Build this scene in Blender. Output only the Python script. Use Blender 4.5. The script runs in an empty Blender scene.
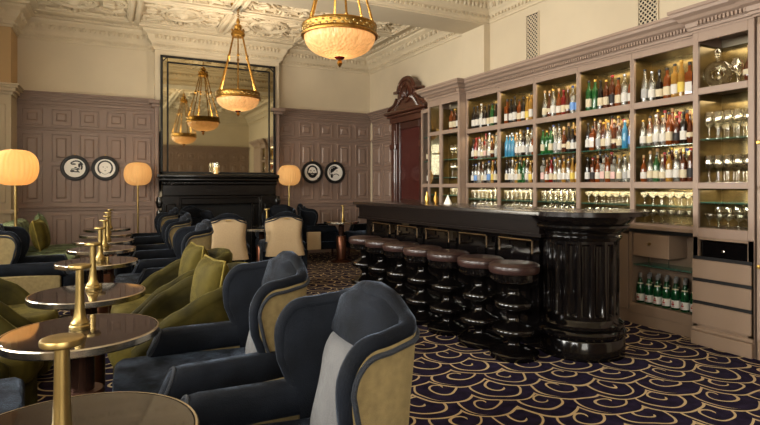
import bpy, bmesh, math, random
from mathutils import Vector, Matrix
random.seed(7)
PI = math.pi
SC = bpy.context.scene
COL = SC.collection

# ------------------------------------------------------------------ helpers
def lin(c):
    return c / 12.92 if c <= 0.04045 else ((c + 0.055) / 1.055) ** 2.4
def rgb(r, g, b):
    return (lin(r / 255), lin(g / 255), lin(b / 255), 1.0)

_ICO = {}
def ico(sub):
    if sub not in _ICO:
        t = bmesh.new(); bmesh.ops.create_icosphere(t, subdivisions=sub, radius=1.0)
        t.verts.index_update()
        _ICO[sub] = ([tuple(v.co) for v in t.verts], [[v.index for v in f.verts] for f in t.faces]); t.free()
    return _ICO[sub]
class MB:
    """collects shapes in one bmesh"""
    def __init__(self):
        self.bm = bmesh.new()
    def box(self, x0, x1, y0, y1, z0, z1, bevel=0.0, seg=1, M=None):
        if bevel <= 0:
            P = [(x, y, z) for x in (x0, x1) for y in (y0, y1) for z in (z0, z1)]
            if M is not None: P = [M @ Vector(p) for p in P]
            v = [self.bm.verts.new(p) for p in P]
            for q in ((0, 1, 3, 2), (4, 6, 7, 5), (0, 4, 5, 1), (2, 3, 7, 6), (0, 2, 6, 4), (1, 5, 7, 3)): self.bm.faces.new([v[k] for k in q])
            return self
        r = bmesh.ops.create_cube(self.bm, size=1.0)
        vs = r['verts']
        for v in vs:
            v.co = Vector(((x0 + x1) / 2 + v.co.x * (x1 - x0), (y0 + y1) / 2 + v.co.y * (y1 - y0), (z0 + z1) / 2 + v.co.z * (z1 - z0)))
        if bevel > 0:
            es = list({e for v in vs for e in v.link_edges})
            rr = bmesh.ops.bevel(self.bm, geom=es, offset=bevel, segments=seg, affect='EDGES', profile=0.5)
            vs = list({v for f in rr['faces'] for v in f.verts} | {v for v in vs if v.is_valid})
        if M is not None:
            bmesh.ops.transform(self.bm, matrix=M, verts=[v for v in vs if v.is_valid])
        return self
    def lathe(self, prof, c=(0, 0, 0), n=24, M=None, flute=None):
        rings = []
        new = []
        for (r, z) in prof:
            if r < 1e-6:
                v = self.bm.verts.new((c[0], c[1], c[2] + z)); rings.append([v]); new.append(v)
            else:
                ring = []
                for i in range(n):
                    a = 2 * PI * i / n
                    rr = r * (flute(a, z) if flute else 1)
                    v = self.bm.verts.new((c[0] + rr * math.cos(a), c[1] + rr * math.sin(a), c[2] + z)); ring.append(v)
                rings.append(ring); new += ring
        for a, b in zip(rings, rings[1:]):
            if len(a) == 1 and len(b) == 1: continue
            for i in range(n):
                j = (i + 1) % n
                if len(a) == 1: self.bm.faces.new((a[0], b[j], b[i]))
                elif len(b) == 1: self.bm.faces.new((a[i], a[j], b[0]))
                else: self.bm.faces.new((a[i], a[j], b[j], b[i]))
        if M is not None: bmesh.ops.transform(self.bm, matrix=M, verts=new)
        return self
    def tube(self, pts, r, n=8, cap=True):
        pts = [Vector(p) for p in pts]
        m = len(pts)
        rs = r if isinstance(r, (list, tuple)) else [r] * m
        rings = []
        prev = None
        for i, p in enumerate(pts):
            t = (pts[min(i + 1, m - 1)] - pts[max(i - 1, 0)]).normalized()
            if prev is None:
                up = Vector((0, 0, 1)) if abs(t.z) < 0.9 else Vector((1, 0, 0))
                a = t.cross(up).normalized()
            else:
                a = (prev - t * prev.dot(t)).normalized()
            prev = a
            b = t.cross(a)
            rings.append([self.bm.verts.new(p + (a * math.cos(2 * PI * k / n) + b * math.sin(2 * PI * k / n)) * rs[i]) for k in range(n)])
        for A, B in zip(rings, rings[1:]):
            for k in range(n):
                j = (k + 1) % n
                self.bm.faces.new((A[k], A[j], B[j], B[k]))
        if cap:
            self.bm.faces.new(rings[0][::-1]); self.bm.faces.new(rings[-1])
        return self
    def grid(self, fn, nu, nv, closed=False):
        vs = [[self.bm.verts.new(fn(i / nu, j / nv)) for j in range(nv + 1)] for i in range(nu + (0 if closed else 1))]
        k = len(vs)
        for i in range(nu):
            A = vs[i]; B = vs[(i + 1) % k]
            for j in range(nv):
                self.bm.faces.new((A[j], B[j], B[j + 1], A[j + 1]))
        return self
    def prism(self, poly, z0, z1, bevel=0.0, M=None):
        a = [self.bm.verts.new((p[0], p[1], z0)) for p in poly]
        b = [self.bm.verts.new((p[0], p[1], z1)) for p in poly]
        n = len(poly)
        fs = [self.bm.faces.new(a[::-1]), self.bm.faces.new(b)]
        for i in range(n):
            fs.append(self.bm.faces.new((a[i], a[(i + 1) % n], b[(i + 1) % n], b[i])))
        if M is not None: bmesh.ops.transform(self.bm, matrix=M, verts=a + b)
        if bevel:
            es = [e for e in fs[1].edges]
            bmesh.ops.bevel(self.bm, geom=es, offset=bevel, segments=2, affect='EDGES', profile=0.5)
        return self
    def sweep(self, path, prof, closed=False, caps=True):
        """prof = (inward offset, z) swept along axis path [(x,y)] ; inward = left of travel"""
        n = len(path)
        rows = []
        for i, p in enumerate(path):
            def nrm(a, b):
                d = Vector((b[0] - a[0], b[1] - a[1])).normalized(); return Vector((-d.y, d.x))
            if closed:
                n1 = nrm(path[i - 1], p); n2 = nrm(p, path[(i + 1) % n])
            else:
                n1 = nrm(path[i - 1], p) if i > 0 else nrm(p, path[i + 1])
                n2 = nrm(p, path[i + 1]) if i < n - 1 else n1
            m = (n1 + n2) / (1 + n1.dot(n2))
            rows.append([self.bm.verts.new((p[0] + m.x * o, p[1] + m.y * o, z)) for (o, z) in prof])
        for i in range(n if closed else n - 1):
            A = rows[i]; B = rows[(i + 1) % n]
            for j in range(len(prof) - 1):
                self.bm.faces.new((A[j], B[j], B[j + 1], A[j + 1]))
        if caps and not closed:
            self.bm.faces.new(rows[0]); self.bm.faces.new(rows[-1][::-1])
        return self
    def blob(self, c, s, sub=1, M=None):
        V, F = ico(sub)
        c = Vector(c); out = []
        for p in V:
            q = Vector((p[0] * s[0], p[1] * s[1], p[2] * s[2]))
            if M is not None: q = M @ q
            out.append(self.bm.verts.new(q + c))
        for f in F: self.bm.faces.new([out[k] for k in f])
        return self
    def build(self, name, mat, parent=None, angle=35, loc=None):
        bmesh.ops.recalc_face_normals(self.bm, faces=self.bm.faces[:])
        me = bpy.data.meshes.new(name)
        self.bm.to_mesh(me); self.bm.free()
        me.materials.append(mat)
        me.polygons.foreach_set('use_smooth', [True] * len(me.polygons))
        try: me.set_sharp_from_angle(angle=math.radians(angle))
        except Exception: pass
        o = bpy.data.objects.new(name, me)
        COL.objects.link(o)
        if parent is not None: o.parent = parent
        if loc is not None: o.location = loc
        return o

def tag(o, label, cat, group=None):
    o['label'] = label; o['category'] = cat
    if group: o['group'] = group
    return o
def thing(name, label, cat, loc=(0, 0, 0), rz=0.0, group=None):
    o = bpy.data.objects.new(name, None); COL.objects.link(o)
    o.empty_display_size = 0.1
    o.location = loc; o.rotation_euler = (0, 0, rz)
    return tag(o, label, cat, group)
def struct(o, label=None):
    o['kind'] = 'structure'
    if label: o['label'] = label
    return o
def dup(src, loc=None, rz=None, label=None, group=None, scale=None):
    def cp(o, par):
        c = o.copy(); COL.objects.link(c)
        if par is not None: c.parent = par
        for ch in list(o.children): cp(ch, c)
        return c
    r = cp(src, None)
    if loc is not None: r.location = loc
    if rz is not None: r.rotation_euler = (0, 0, rz)
    if label: r['label'] = label
    if group: r['group'] = group
    if scale: r.scale = scale
    return r
ORD = ['first', 'second', 'third', 'fourth', 'fifth', 'sixth', 'seventh', 'eighth', 'ninth', 'tenth', 'eleventh', 'twelfth']

def interp(xs, ys, x):
    if x <= xs[0]: return ys[0]
    for i in range(len(xs) - 1):
        if x <= xs[i + 1]:
            t = (x - xs[i]) / (xs[i + 1] - xs[i]); t = t * t * (3 - 2 * t) * 0.5 + t * 0.5
            return ys[i] + (ys[i + 1] - ys[i]) * t
    return ys[-1]
def catmull(P, n):
    out = []
    m = len(P)
    for i in range(m - 1):
        p0 = P[max(i - 1, 0)]; p1 = P[i]; p2 = P[i + 1]; p3 = P[min(i + 2, m - 1)]
        for k in range(n):
            t = k / n
            out.append(tuple(0.5 * (2 * b + (c - a) * t + (2 * a - 5 * b + 4 * c - d) * t * t + (3 * b - a - 3 * c + d) * t ** 3) for a, b, c, d in zip(p0, p1, p2, p3)))
    out.append(tuple(P[-1]))
    return out

# ------------------------------------------------------------------ materials
def newmat(name):
    m = bpy.data.materials.new(name); m.use_nodes = True
    nt = m.node_tree
    return m, nt, nt.nodes['Principled BSDF']
def mat(name, col, rough=0.5, metal=0.0, var=0.0, vscale=8.0, bump=0.0, bscale=60.0, sheen=0.0, sheen_tint=None, sheen_rough=0.4,
        coat=0.0, spec=0.5, trans=0.0, ior=1.45, emit=None, estr=0.0, vstretch=None, alpha=1.0):
    m, nt, p = newmat(name)
    p.inputs['Base Color'].default_value = col
    p.inputs['Roughness'].default_value = rough
    p.inputs['Metallic'].default_value = metal
    p.inputs['Specular IOR Level'].default_value = spec
    p.inputs['Transmission Weight'].default_value = trans
    p.inputs['IOR'].default_value = ior
    p.inputs['Coat Weight'].default_value = coat
    p.inputs['Coat Roughness'].default_value = 0.08
    p.inputs['Alpha'].default_value = alpha
    if sheen:
        p.inputs['Sheen Weight'].default_value = sheen
        p.inputs['Sheen Roughness'].default_value = sheen_rough
        p.inputs['Sheen Tint'].default_value = sheen_tint or (1, 1, 1, 1)
    if emit:
        p.inputs['Emission Color'].default_value = emit; p.inputs['Emission Strength'].default_value = estr
    tc = nt.nodes.new('ShaderNodeTexCoord')
    vec = tc.outputs['Object']
    if vstretch:
        mp = nt.nodes.new('ShaderNodeMapping'); mp.inputs['Scale'].default_value = vstretch
        nt.links.new(vec, mp.inputs['Vector']); vec = mp.outputs['Vector']
    if var:
        n = nt.nodes.new('ShaderNodeTexNoise'); n.inputs['Scale'].default_value = vscale; n.inputs['Detail'].default_value = 5
        nt.links.new(vec, n.inputs['Vector'])
        r = nt.nodes.new('ShaderNodeMapRange')
        r.inputs['From Min'].default_value = 0.3; r.inputs['From Max'].default_value = 0.7
        r.inputs['To Min'].default_value = 1 - var; r.inputs['To Max'].default_value = 1 + var
        nt.links.new(n.outputs['Fac'], r.inputs['Value'])
        mx = nt.nodes.new('ShaderNodeVectorMath'); mx.operation = 'SCALE'
        mx.inputs[0].default_value = col[:3]
        nt.links.new(r.outputs['Result'], mx.inputs['Scale'])
        nt.links.new(mx.outputs['Vector'], p.inputs['Base Color'])
    if bump:
        n = nt.nodes.new('ShaderNodeTexNoise'); n.inputs['Scale'].default_value = bscale; n.inputs['Detail'].default_value = 3
        nt.links.new(vec, n.inputs['Vector'])
        b = nt.nodes.new('ShaderNodeBump'); b.inputs['Strength'].default_value = bump; b.inputs['Distance'].default_value = 0.01
        nt.links.new(n.outputs['Fac'], b.inputs['Height']); nt.links.new(b.outputs['Normal'], p.inputs['Normal'])
    return m

TAUPE = rgb(137, 115, 103)
M = {}
M['cream'] = mat('cream_plaster', rgb(203, 188, 162), 0.75, var=0.04, vscale=2)
M['tanwall'] = mat('tan_plaster', rgb(190, 160, 118), 0.75, var=0.04, vscale=2)
M['plaster'] = mat('ornate_plaster', rgb(203, 188, 161), 0.7, var=0.06, vscale=4, bump=0.25, bscale=25)
M['taupe'] = mat('taupe_painted_wood', TAUPE, 0.45, var=0.03, vscale=3)
M['unit'] = mat('mauve_painted_wood', rgb(150, 128, 113), 0.45, var=0.03, vscale=3)
M['unitlow'] = mat('brown_painted_wood', rgb(138, 115, 95), 0.5, var=0.04, vscale=3)
M['black'] = mat('black_lacquer', rgb(9, 7, 7), 0.13, coat=0.25, spec=0.5)
M['blackwood'] = mat('black_stained_wood', rgb(20, 14, 12), 0.34, spec=.15, var=0.35, vscale=4, vstretch=(2, 2, 22))
M['bartop'] = mat('dark_bar_top', rgb(26, 19, 17), 0.22, coat=0.2, var=0.25, vscale=3, vstretch=(12, 1, 12))
M['mantel'] = mat('black_marble_paint', rgb(13, 11, 10), 0.25, coat=0.2)
M['soot'] = mat('soot_black', rgb(10, 9, 9), 0.9)
M['brass'] = mat('aged_brass', rgb(196, 158, 84), 0.3, 1.0, var=0.12, vscale=12)
M['brassdk'] = mat('antique_brass', rgb(160, 120, 58), 0.35, 1.0, var=0.25, vscale=30, bump=0.3, bscale=90)
M['satin'] = mat('satin_brass', rgb(158, 134, 84), 0.36, 1.0, var=0.05, vscale=20)
M['steel'] = mat('polished_nickel', rgb(196, 186, 170), 0.22, 1.0)
M['darknickel'] = mat('dark_nickel', rgb(122, 104, 82), 0.25, 1.0)
M['chrome'] = mat('chrome', rgb(200, 195, 185), 0.15, 1.0)
M['tabletop'] = mat('smoked_mirror_top', rgb(22, 16, 15), 0.04, 0.0, coat=0.3, spec=0.5, ior=1.6)
M['tablebase'] = mat('dark_bronze', rgb(58, 38, 30), 0.25, 0.6)
M['copper'] = mat('dark_copper', rgb(96, 60, 44), 0.3, 0.8)
M['leather'] = mat('oxblood_brown_leather', rgb(50, 33, 30), 0.3, var=0.12, vscale=10, bump=0.12, bscale=120, coat=0.2)
M['linen'] = mat('oatmeal_linen', rgb(182, 156, 120), 0.9, var=0.08, vscale=90, bump=0.35, bscale=400, sheen=0.1)
M['goldvelvet'] = mat('gold_linen_velvet', rgb(122, 105, 68), 0.88, var=0.16, vscale=40, bump=0.4, bscale=300, sheen=0.15, sheen_tint=rgb(240, 220, 160))
M['gimp'] = mat('navy_braid', rgb(22, 26, 34), 0.75, var=0.4, vscale=160, bump=0.8, bscale=260, sheen=0.08, sheen_tint=rgb(170, 180, 190))
def velvet(name, col, tint, rough=0.75, w=1.0, var=0.35):
    m = mat(name, col, rough, var=var, vscale=9, bump=0.35, bscale=240, sheen=w, sheen_tint=tint, sheen_rough=0.22, spec=0.12)
    nt = m.node_tree; p = nt.nodes['Principled BSDF']
    tc = nt.nodes.new('ShaderNodeTexCoord')          # brushed nap: patches that catch more or less light
    n1 = nt.nodes.new('ShaderNodeTexNoise'); n1.inputs['Scale'].default_value = 6; n1.inputs['Detail'].default_value = 8; n1.inputs['Roughness'].default_value = .7
    nt.links.new(tc.outputs['Object'], n1.inputs['Vector'])
    r = nt.nodes.new('ShaderNodeMapRange'); r.inputs['From Min'].default_value = .40; r.inputs['From Max'].default_value = .60
    r.inputs['To Min'].default_value = w * .05; r.inputs['To Max'].default_value = min(1.0, w * 2.2)
    nt.links.new(n1.outputs['Fac'], r.inputs['Value']); nt.links.new(r.outputs['Result'], p.inputs['Sheen Weight'])
    return m
M['navy'] = velvet('navy_velvet', rgb(13, 16, 22), rgb(140, 155, 178), w=.45, var=.5)
M['silver'] = velvet('lit_navy_velvet', rgb(94, 93, 93), rgb(215, 215, 218), w=.3, var=.12)  # grey tone paints window light and sheen on the navy inside backs
M['olive'] = velvet('olive_velvet', rgb(46, 40, 11), rgb(170, 155, 80), w=0.3, var=.5)
M['oliveL'] = velvet('pale_olive_velvet', rgb(66, 57, 19), rgb(176, 160, 88), w=0.32, var=.4)
M['sage'] = velvet('sage_velvet', rgb(84, 92, 64), rgb(200, 210, 170), w=0.4)
M['mahog'] = mat('polished_mahogany', rgb(74, 39, 27), 0.28, var=0.35, vscale=5, vstretch=(6, 6, 1), coat=0.4)
M['mahogdk'] = mat('dark_mahogany', rgb(56, 28, 20), 0.32, var=0.35, vscale=5, vstretch=(6, 6, 1), coat=0.3)
M['oxred'] = mat('oxblood_panel', rgb(70, 24, 20), 0.2, coat=0.5)
M['goldback'] = mat('antique_gold_mirror', rgb(138, 120, 80), 0.22, 0.85, var=0.4, vscale=6)
M['goldceil'] = mat('gold_leaf_lining', rgb(116, 99, 64), 0.3, 0.75, var=0.2, vscale=7)
M['white'] = mat('white_glaze', rgb(246, 241, 232), 0.35)
M['ink'] = mat('black_ink', rgb(20, 18, 18), 0.5)
M['paper'] = mat('cream_paper', rgb(226, 216, 196), 0.7, var=0.12, vscale=60)
M['candle'] = mat('candle_wax', rgb(240, 220, 170), 0.5, emit=rgb(255, 190, 100), estr=1.0)
M['plinth'] = mat('dark_plinth', rgb(30, 22, 18), 0.6)
M['redtrim'] = mat('dark_red_glass', rgb(80, 16, 14), 0.2)
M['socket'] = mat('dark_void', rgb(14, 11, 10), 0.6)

def glass(name, col, op=0.35, rough=0.03, edge=.55):
    m, nt, p = newmat(name)
    p.inputs['Base Color'].default_value = col
    p.inputs['Roughness'].default_value = rough
    p.inputs['Specular IOR Level'].default_value = 0.8
    tr = nt.nodes.new('ShaderNodeBsdfTransparent'); tr.inputs['Color'].default_value = tuple(0.35 + 0.65 * c for c in col[:3]) + (1,)
    mx = nt.nodes.new('ShaderNodeMixShader')
    lw = nt.nodes.new('ShaderNodeLayerWeight'); lw.inputs['Blend'].default_value = 0.35
    mr = nt.nodes.new('ShaderNodeMapRange'); mr.inputs['To Min'].default_value = op; mr.inputs['To Max'].default_value = min(1, op + edge)
    nt.links.new(lw.outputs['Facing'], mr.inputs['Value'])
    nt.links.new(mr.outputs['Result'], mx.inputs['Fac'])
    nt.links.new(tr.outputs['BSDF'], mx.inputs[1]); nt.links.new(p.outputs['BSDF'], mx.inputs[2])
    nt.links.new(mx.outputs['Shader'], nt.nodes['Material Output'].inputs['Surface'])
    return m
def clearglass(name, tint, op, edge, rough=0.02):
    m, nt, p = newmat(name)
    g = nt.nodes.new('ShaderNodeBsdfGlossy'); g.inputs['Roughness'].default_value = rough; g.inputs['Color'].default_value = (.95, .93, .88, 1)
    tr = nt.nodes.new('ShaderNodeBsdfTransparent'); tr.inputs['Color'].default_value = tint
    lw = nt.nodes.new('ShaderNodeLayerWeight'); lw.inputs['Blend'].default_value = 0.3
    mr = nt.nodes.new('ShaderNodeMapRange'); mr.inputs['To Min'].default_value = op; mr.inputs['To Max'].default_value = edge
    nt.links.new(lw.outputs['Facing'], mr.inputs['Value'])
    mx = nt.nodes.new('ShaderNodeMixShader')
    nt.links.new(mr.outputs['Result'], mx.inputs['Fac']); nt.links.new(tr.outputs['BSDF'], mx.inputs[1]); nt.links.new(g.outputs['BSDF'], mx.inputs[2])
    nt.links.new(mx.outputs['Shader'], nt.nodes['Material Output'].inputs['Surface'])
    return m
M['pane'] = glass('window_pane', (0.95, 0.97, 0.96, 1), 0.04)
M['cabpane'] = clearglass('cabinet_pane', (.95, .96, .93, 1), .06, .5)
M['shelfglass'] = glass('green_edged_glass', rgb(70, 130, 110), 0.45)
M['clear'] = clearglass('clear_glass', (.90, .90, .86, 1), .12, .85)
M['stemware'] = clearglass('stemware_glass', (.93, .92, .87, 1), .12, .9, .05)
BG = {
    'amber': glass('amber_spirit', rgb(126, 62, 22), 0.75),
    'dark': glass('dark_glass', rgb(26, 20, 16), 0.92),
    'clear': clearglass('clear_spirit', (.84, .84, .78, 1), .16, .55, .28),
    'green': glass('green_glass', rgb(36, 92, 44), 0.75),
    'blue': glass('blue_glass', rgb(70, 150, 190), 0.6),
    'gold': glass('golden_spirit', rgb(168, 124, 52), 0.7),
    'red': glass('red_spirit', rgb(120, 22, 20), 0.8),
    'brown': glass('brown_spirit', rgb(84, 40, 18), 0.85),
}
CAPS = {'black': mat('black_cap', rgb(24, 22, 22), 0.4), 'gold': mat('gold_cap', rgb(190, 150, 70), 0.35, 0.8), 'red': mat('red_cap', rgb(150, 30, 30), 0.4),
        'cork': mat('cork_cap', rgb(176, 140, 98), 0.8), 'silver': mat('silver_cap', rgb(180, 180, 180), 0.3, 0.8), 'white': mat('white_cap', rgb(225, 222, 215), 0.5), 'blue': mat('blue_cap', rgb(40, 70, 140), 0.4)}
LABS = {'cream': mat('cream_label', rgb(204, 190, 160), 0.7), 'white': mat('white_label', rgb(208, 203, 194), 0.7), 'black': mat('black_label', rgb(34, 30, 30), 0.6),
        'yellow': mat('yellow_label', rgb(212, 184, 80), 0.6), 'blue': mat('blue_label', rgb(110, 150, 205), 0.6), 'pink': mat('pink_label', rgb(216, 178, 170), 0.7), 'grey': mat('grey_label', rgb(170, 168, 165), 0.7)}

# lit shades
def litshade(name, col, estr, tw=0.6):
    m, nt, p = newmat(name)
    p.inputs['Base Color'].default_value = col; p.inputs['Roughness'].default_value = 0.8
    p.inputs['Emission Color'].default_value = col; p.inputs['Emission Strength'].default_value = estr
    t = nt.nodes.new('ShaderNodeBsdfTranslucent'); t.inputs['Color'].default_value = col
    mx = nt.nodes.new('ShaderNodeMixShader'); mx.inputs['Fac'].default_value = tw
    nt.links.new(p.outputs['BSDF'], mx.inputs[1]); nt.links.new(t.outputs['BSDF'], mx.inputs[2])
    nt.links.new(mx.outputs['Shader'], nt.nodes['Material Output'].inputs['Surface'])
    return m
M['shade'] = litshade('pleated_silk_shade', rgb(226, 184, 124), 0.28)
M['bowl'] = litshade('prismatic_glass_bowl', rgb(240, 192, 134), 0.3, .45)
def bowl_tex():
    nt = M['bowl'].node_tree; L = nt.links
    tc = nt.nodes.new('ShaderNodeTexCoord')
    v = nt.nodes.new('ShaderNodeTexVoronoi'); v.inputs['Scale'].default_value = 42
    mp = nt.nodes.new('ShaderNodeMapping'); mp.inputs['Scale'].default_value = (1, 1, .35)
    L.new(tc.outputs['Object'], mp.inputs['Vector']); L.new(mp.outputs['Vector'], v.inputs['Vector'])
    n = nt.nodes.new('ShaderNodeTexNoise'); n.inputs['Scale'].default_value = 22
    L.new(mp.outputs['Vector'], n.inputs['Vector'])
    r = nt.nodes.new('ShaderNodeMapRange'); r.inputs['From Min'].default_value = .3; r.inputs['From Max'].default_value = .7; r.inputs['To Min'].default_value = .05; r.inputs['To Max'].default_value = .55
    L.new(n.outputs['Fac'], r.inputs['Value'])
    b = nt.nodes.new('ShaderNodeBump'); b.inputs['Strength'].default_value = 0.8; b.inputs['Distance'].default_value = 0.012
    L.new(v.outputs['Distance'], b.inputs['Height'])
    for q in list(nt.nodes):
        if q.type in ('BSDF_PRINCIPLED', 'BSDF_TRANSLUCENT'): L.new(b.outputs['Normal'], q.inputs['Normal'])
        if q.type == 'BSDF_PRINCIPLED':
            L.new(r.outputs['Result'], q.inputs['Emission Strength']); q.inputs['Roughness'].default_value = .25
bowl_tex()

# mirror with faint foxing
m_, nt_, p_ = newmat('antiqued_mirror')
p_.inputs['Metallic'].default_value = 1.0; p_.inputs['Roughness'].default_value = 0.03
p_.inputs['Base Color'].default_value = rgb(192, 185, 160)
M['mirror'] = m_

# carpet: overlapping swirls of gold line on navy
def carpet():
    m, nt, p = newmat('swirl_carpet')
    p.inputs['Roughness'].default_value = 0.95; p.inputs['Specular IOR Level'].default_value = 0.1
    L = nt.links
    def N(op, a, b=None, c=None):
        n = nt.nodes.new('ShaderNodeMath'); n.operation = op
        for k, v in enumerate((a, b, c)):
            if v is None: continue
            if isinstance(v, (int, float)): n.inputs[k].default_value = v
            else: L.new(v, n.inputs[k])
        return n.outputs[0]
    tc = nt.nodes.new('ShaderNodeTexCoord')
    mp = nt.nodes.new('ShaderNodeMapping'); mp.inputs['Rotation'].default_value = (0, 0, math.radians(24))
    L.new(tc.outputs['Object'], mp.inputs['Vector'])
    nz = nt.nodes.new('ShaderNodeTexNoise'); nz.inputs['Scale'].default_value = 2.6; nz.inputs['Detail'].default_value = 1
    L.new(mp.outputs['Vector'], nz.inputs['Vector'])
    sub = nt.nodes.new('ShaderNodeVectorMath'); sub.operation = 'SUBTRACT'; sub.inputs[1].default_value = (0.5, 0.5, 0.5)
    L.new(nz.outputs['Color'], sub.inputs[0])
    sca = nt.nodes.new('ShaderNodeVectorMath'); sca.operation = 'SCALE'; sca.inputs['Scale'].default_value = 0.16
    L.new(sub.outputs['Vector'], sca.inputs[0])
    add = nt.nodes.new('ShaderNodeVectorMath'); add.operation = 'ADD'
    L.new(mp.outputs['Vector'], add.inputs[0]); L.new(sca.outputs['Vector'], add.inputs[1])
    sp = nt.nodes.new('ShaderNodeSeparateXYZ'); L.new(add.outputs['Vector'], sp.inputs[0])
    X, Y = sp.outputs['X'], sp.outputs['Y']
    W, H, R = 0.37, 0.225, 0.22
    j0 = N('FLOOR', N('DIVIDE', Y, H))
    line = None; taken = None
    for k in (2, 1, 0, -1):
        j = N('ADD', j0, k)
        off = N('MULTIPLY', N('MODULO', N('ADD', j, 1000), 2), W * 0.5)
        off = N('ADD', off, N('MULTIPLY', N('SINE', N('MULTIPLY', j, 7.3)), 0.05))
        i = N('ROUND', N('DIVIDE', N('SUBTRACT', X, off), W))
        cx = N('ADD', N('MULTIPLY', i, W), off); cy = N('ADD', N('MULTIPLY', j, H), 0.0)
        dx = N('SUBTRACT', X, cx); dy = N('SUBTRACT', Y, cy)
        d = N('SQRT', N('ADD', N('MULTIPLY', dx, dx), N('MULTIPLY', dy, dy)))
        ang = N('ARCTAN2', dy, dx)
        par = N('SUBTRACT', N('MULTIPLY', N('MODULO', N('ADD', N('ADD', i, j), 1000), 2), 2), 1)
        turn = N('DIVIDE', N('MULTIPLY', ang, par), 2 * PI)
        s = N('FRACT', N('ADD', N('ADD', N('DIVIDE', d, 0.102), turn), 0.35))
        ln = N('LESS_THAN', N('ABSOLUTE', N('SUBTRACT', s, 0.5)), 0.072)
        ln = N('MULTIPLY', ln, N('LESS_THAN', d, R - 0.035))
        ln = N('MULTIPLY', ln, N('GREATER_THAN', d, 0.022))
        edge = N('GREATER_THAN', d, R - 0.015)
        ln = N('MAXIMUM', ln, edge)
        inside = N('LESS_THAN', d, R)
        if line is None:
            line = N('MULTIPLY', ln, inside); taken = inside
        else:
            free = N('SUBTRACT', 1.0, taken)
            line = N('ADD', line, N('MULTIPLY', N('MULTIPLY', ln, inside), free))
            taken = N('MAXIMUM', taken, inside)
    mx = nt.nodes.new('ShaderNodeMix'); mx.data_type = 'RGBA'
    L.new(N('MINIMUM', line, 1.0), mx.inputs['Factor'])
    nz2 = nt.nodes.new('ShaderNodeTexNoise'); nz2.inputs['Scale'].default_value = 14; nz2.inputs['Detail'].default_value = 6
    L.new(tc.outputs['Object'], nz2.inputs['Vector'])
    cr = nt.nodes.new('ShaderNodeValToRGB')
    cr.color_ramp.elements[0].position = 0.3; cr.color_ramp.elements[0].color = rgb(17, 12, 30)
    cr.color_ramp.elements[1].position = 0.75; cr.color_ramp.elements[1].color = rgb(42, 34, 60)
    L.new(nz2.outputs['Fac'], cr.inputs['Fac'])
    L.new(cr.outputs['Color'], mx.inputs[6]); mx.inputs[7].default_value = rgb(190, 168, 130)
    L.new(mx.outputs[2], p.inputs['Base Color'])
    nz3 = nt.nodes.new('ShaderNodeTexNoise'); nz3.inputs['Scale'].default_value = 300
    L.new(tc.outputs['Object'], nz3.inputs['Vector'])
    bp = nt.nodes.new('ShaderNodeBump'); bp.inputs['Strength'].default_value = 0.4; bp.inputs['Distance'].default_value = 0.005
    L.new(nz3.outputs['Fac'], bp.inputs['Height']); L.new(bp.outputs['Normal'], p.inputs['Normal'])
    return m
M['carpet'] = carpet()
LAMP_W, CHAND_W, CHAND_UP, DAY_W, REAR_W, BACK_W, SHELF_W, EXPO = 1.1, 2.8, 34, 400, 150, 420, 1.8, -0.16
# ------------------------------------------------------------------ room shell
XL, XR, YB, YR, ZC = -1.60, 4.74, 9.72, -1.25, 3.95
BX0, BX1, YF = 0.68, 2.78, 9.52          # chimney breast
BM0, BM1, BMZ = 5.9, 6.42, 3.54          # ceiling beam
fl = MB(); fl.box(XL - .3, XR + .3, YR - .3, YB + .3, -0.1, 0.0)
struct(fl.build('floor', M['carpet']), 'navy carpet woven with gold swirling lines')

# walls
w = MB(); w.box(XL - .2, XR + .2, YB, YB + .2, 0, ZC + .1); struct(w.build('wall_back', M['cream']), 'cream plaster back wall above brown panelling')
w = MB(); w.box(XR, XR + .2, YR - .2, YB, 0, ZC + .1); struct(w.build('wall_right', M['cream']), 'cream plaster wall above the bar shelves')
w = MB()
RW = (-.95, .85)  # opening for the added rear window
w.box(XL - .2, RW[0], YR - .2, YR, 0, ZC + .1); w.box(RW[1], XR + .2, YR - .2, YR, 0, ZC + .1); w.box(RW[0], RW[1], YR - .2, YR, 0, .75); w.box(RW[0], RW[1], YR - .2, YR, 3.3, ZC + .1)
struct(w.build('wall_rear', M['cream']))
f = MB()
for (u0, u1, v0, v1) in [(-.95, -.88, .75, 3.3), (.78, .85, .75, 3.3), (-.95, .85, .75, .82), (-.95, .85, 3.23, 3.3), (-.08, -.02, .75, 3.3), (-.95, .85, 2.4, 2.46)]: f.box(u0, u1, YR - .14, YR - .06, v0, v1)
o = struct(f.build('window_5', M['white']))  # unseen window, added behind the camera to light chair sides and backs
g = MB(); g.box(-.9, .8, YR - .105, YR - .095, .8, 3.25); g.build('pane', M['pane'], o)
WINS = [(-0.4, 1.1), (2.0, 3.5), (4.2, 5.5), (6.4, 7.7)]
WZ0, WZ1 = 0.75, 3.3
w = MB()
ys = [YR - .2] + [v for a in WINS for v in a] + [YB]
for k in range(0, len(ys), 2): w.box(XL - .2, XL, ys[k], ys[k + 1], 0, ZC + .1)
for (a, b) in WINS:
    w.box(XL - .2, XL, a, b, 0, WZ0); w.box(XL - .2, XL, a, b, WZ1, ZC + .1)
struct(w.build('wall_left', M['cream']))
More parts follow.
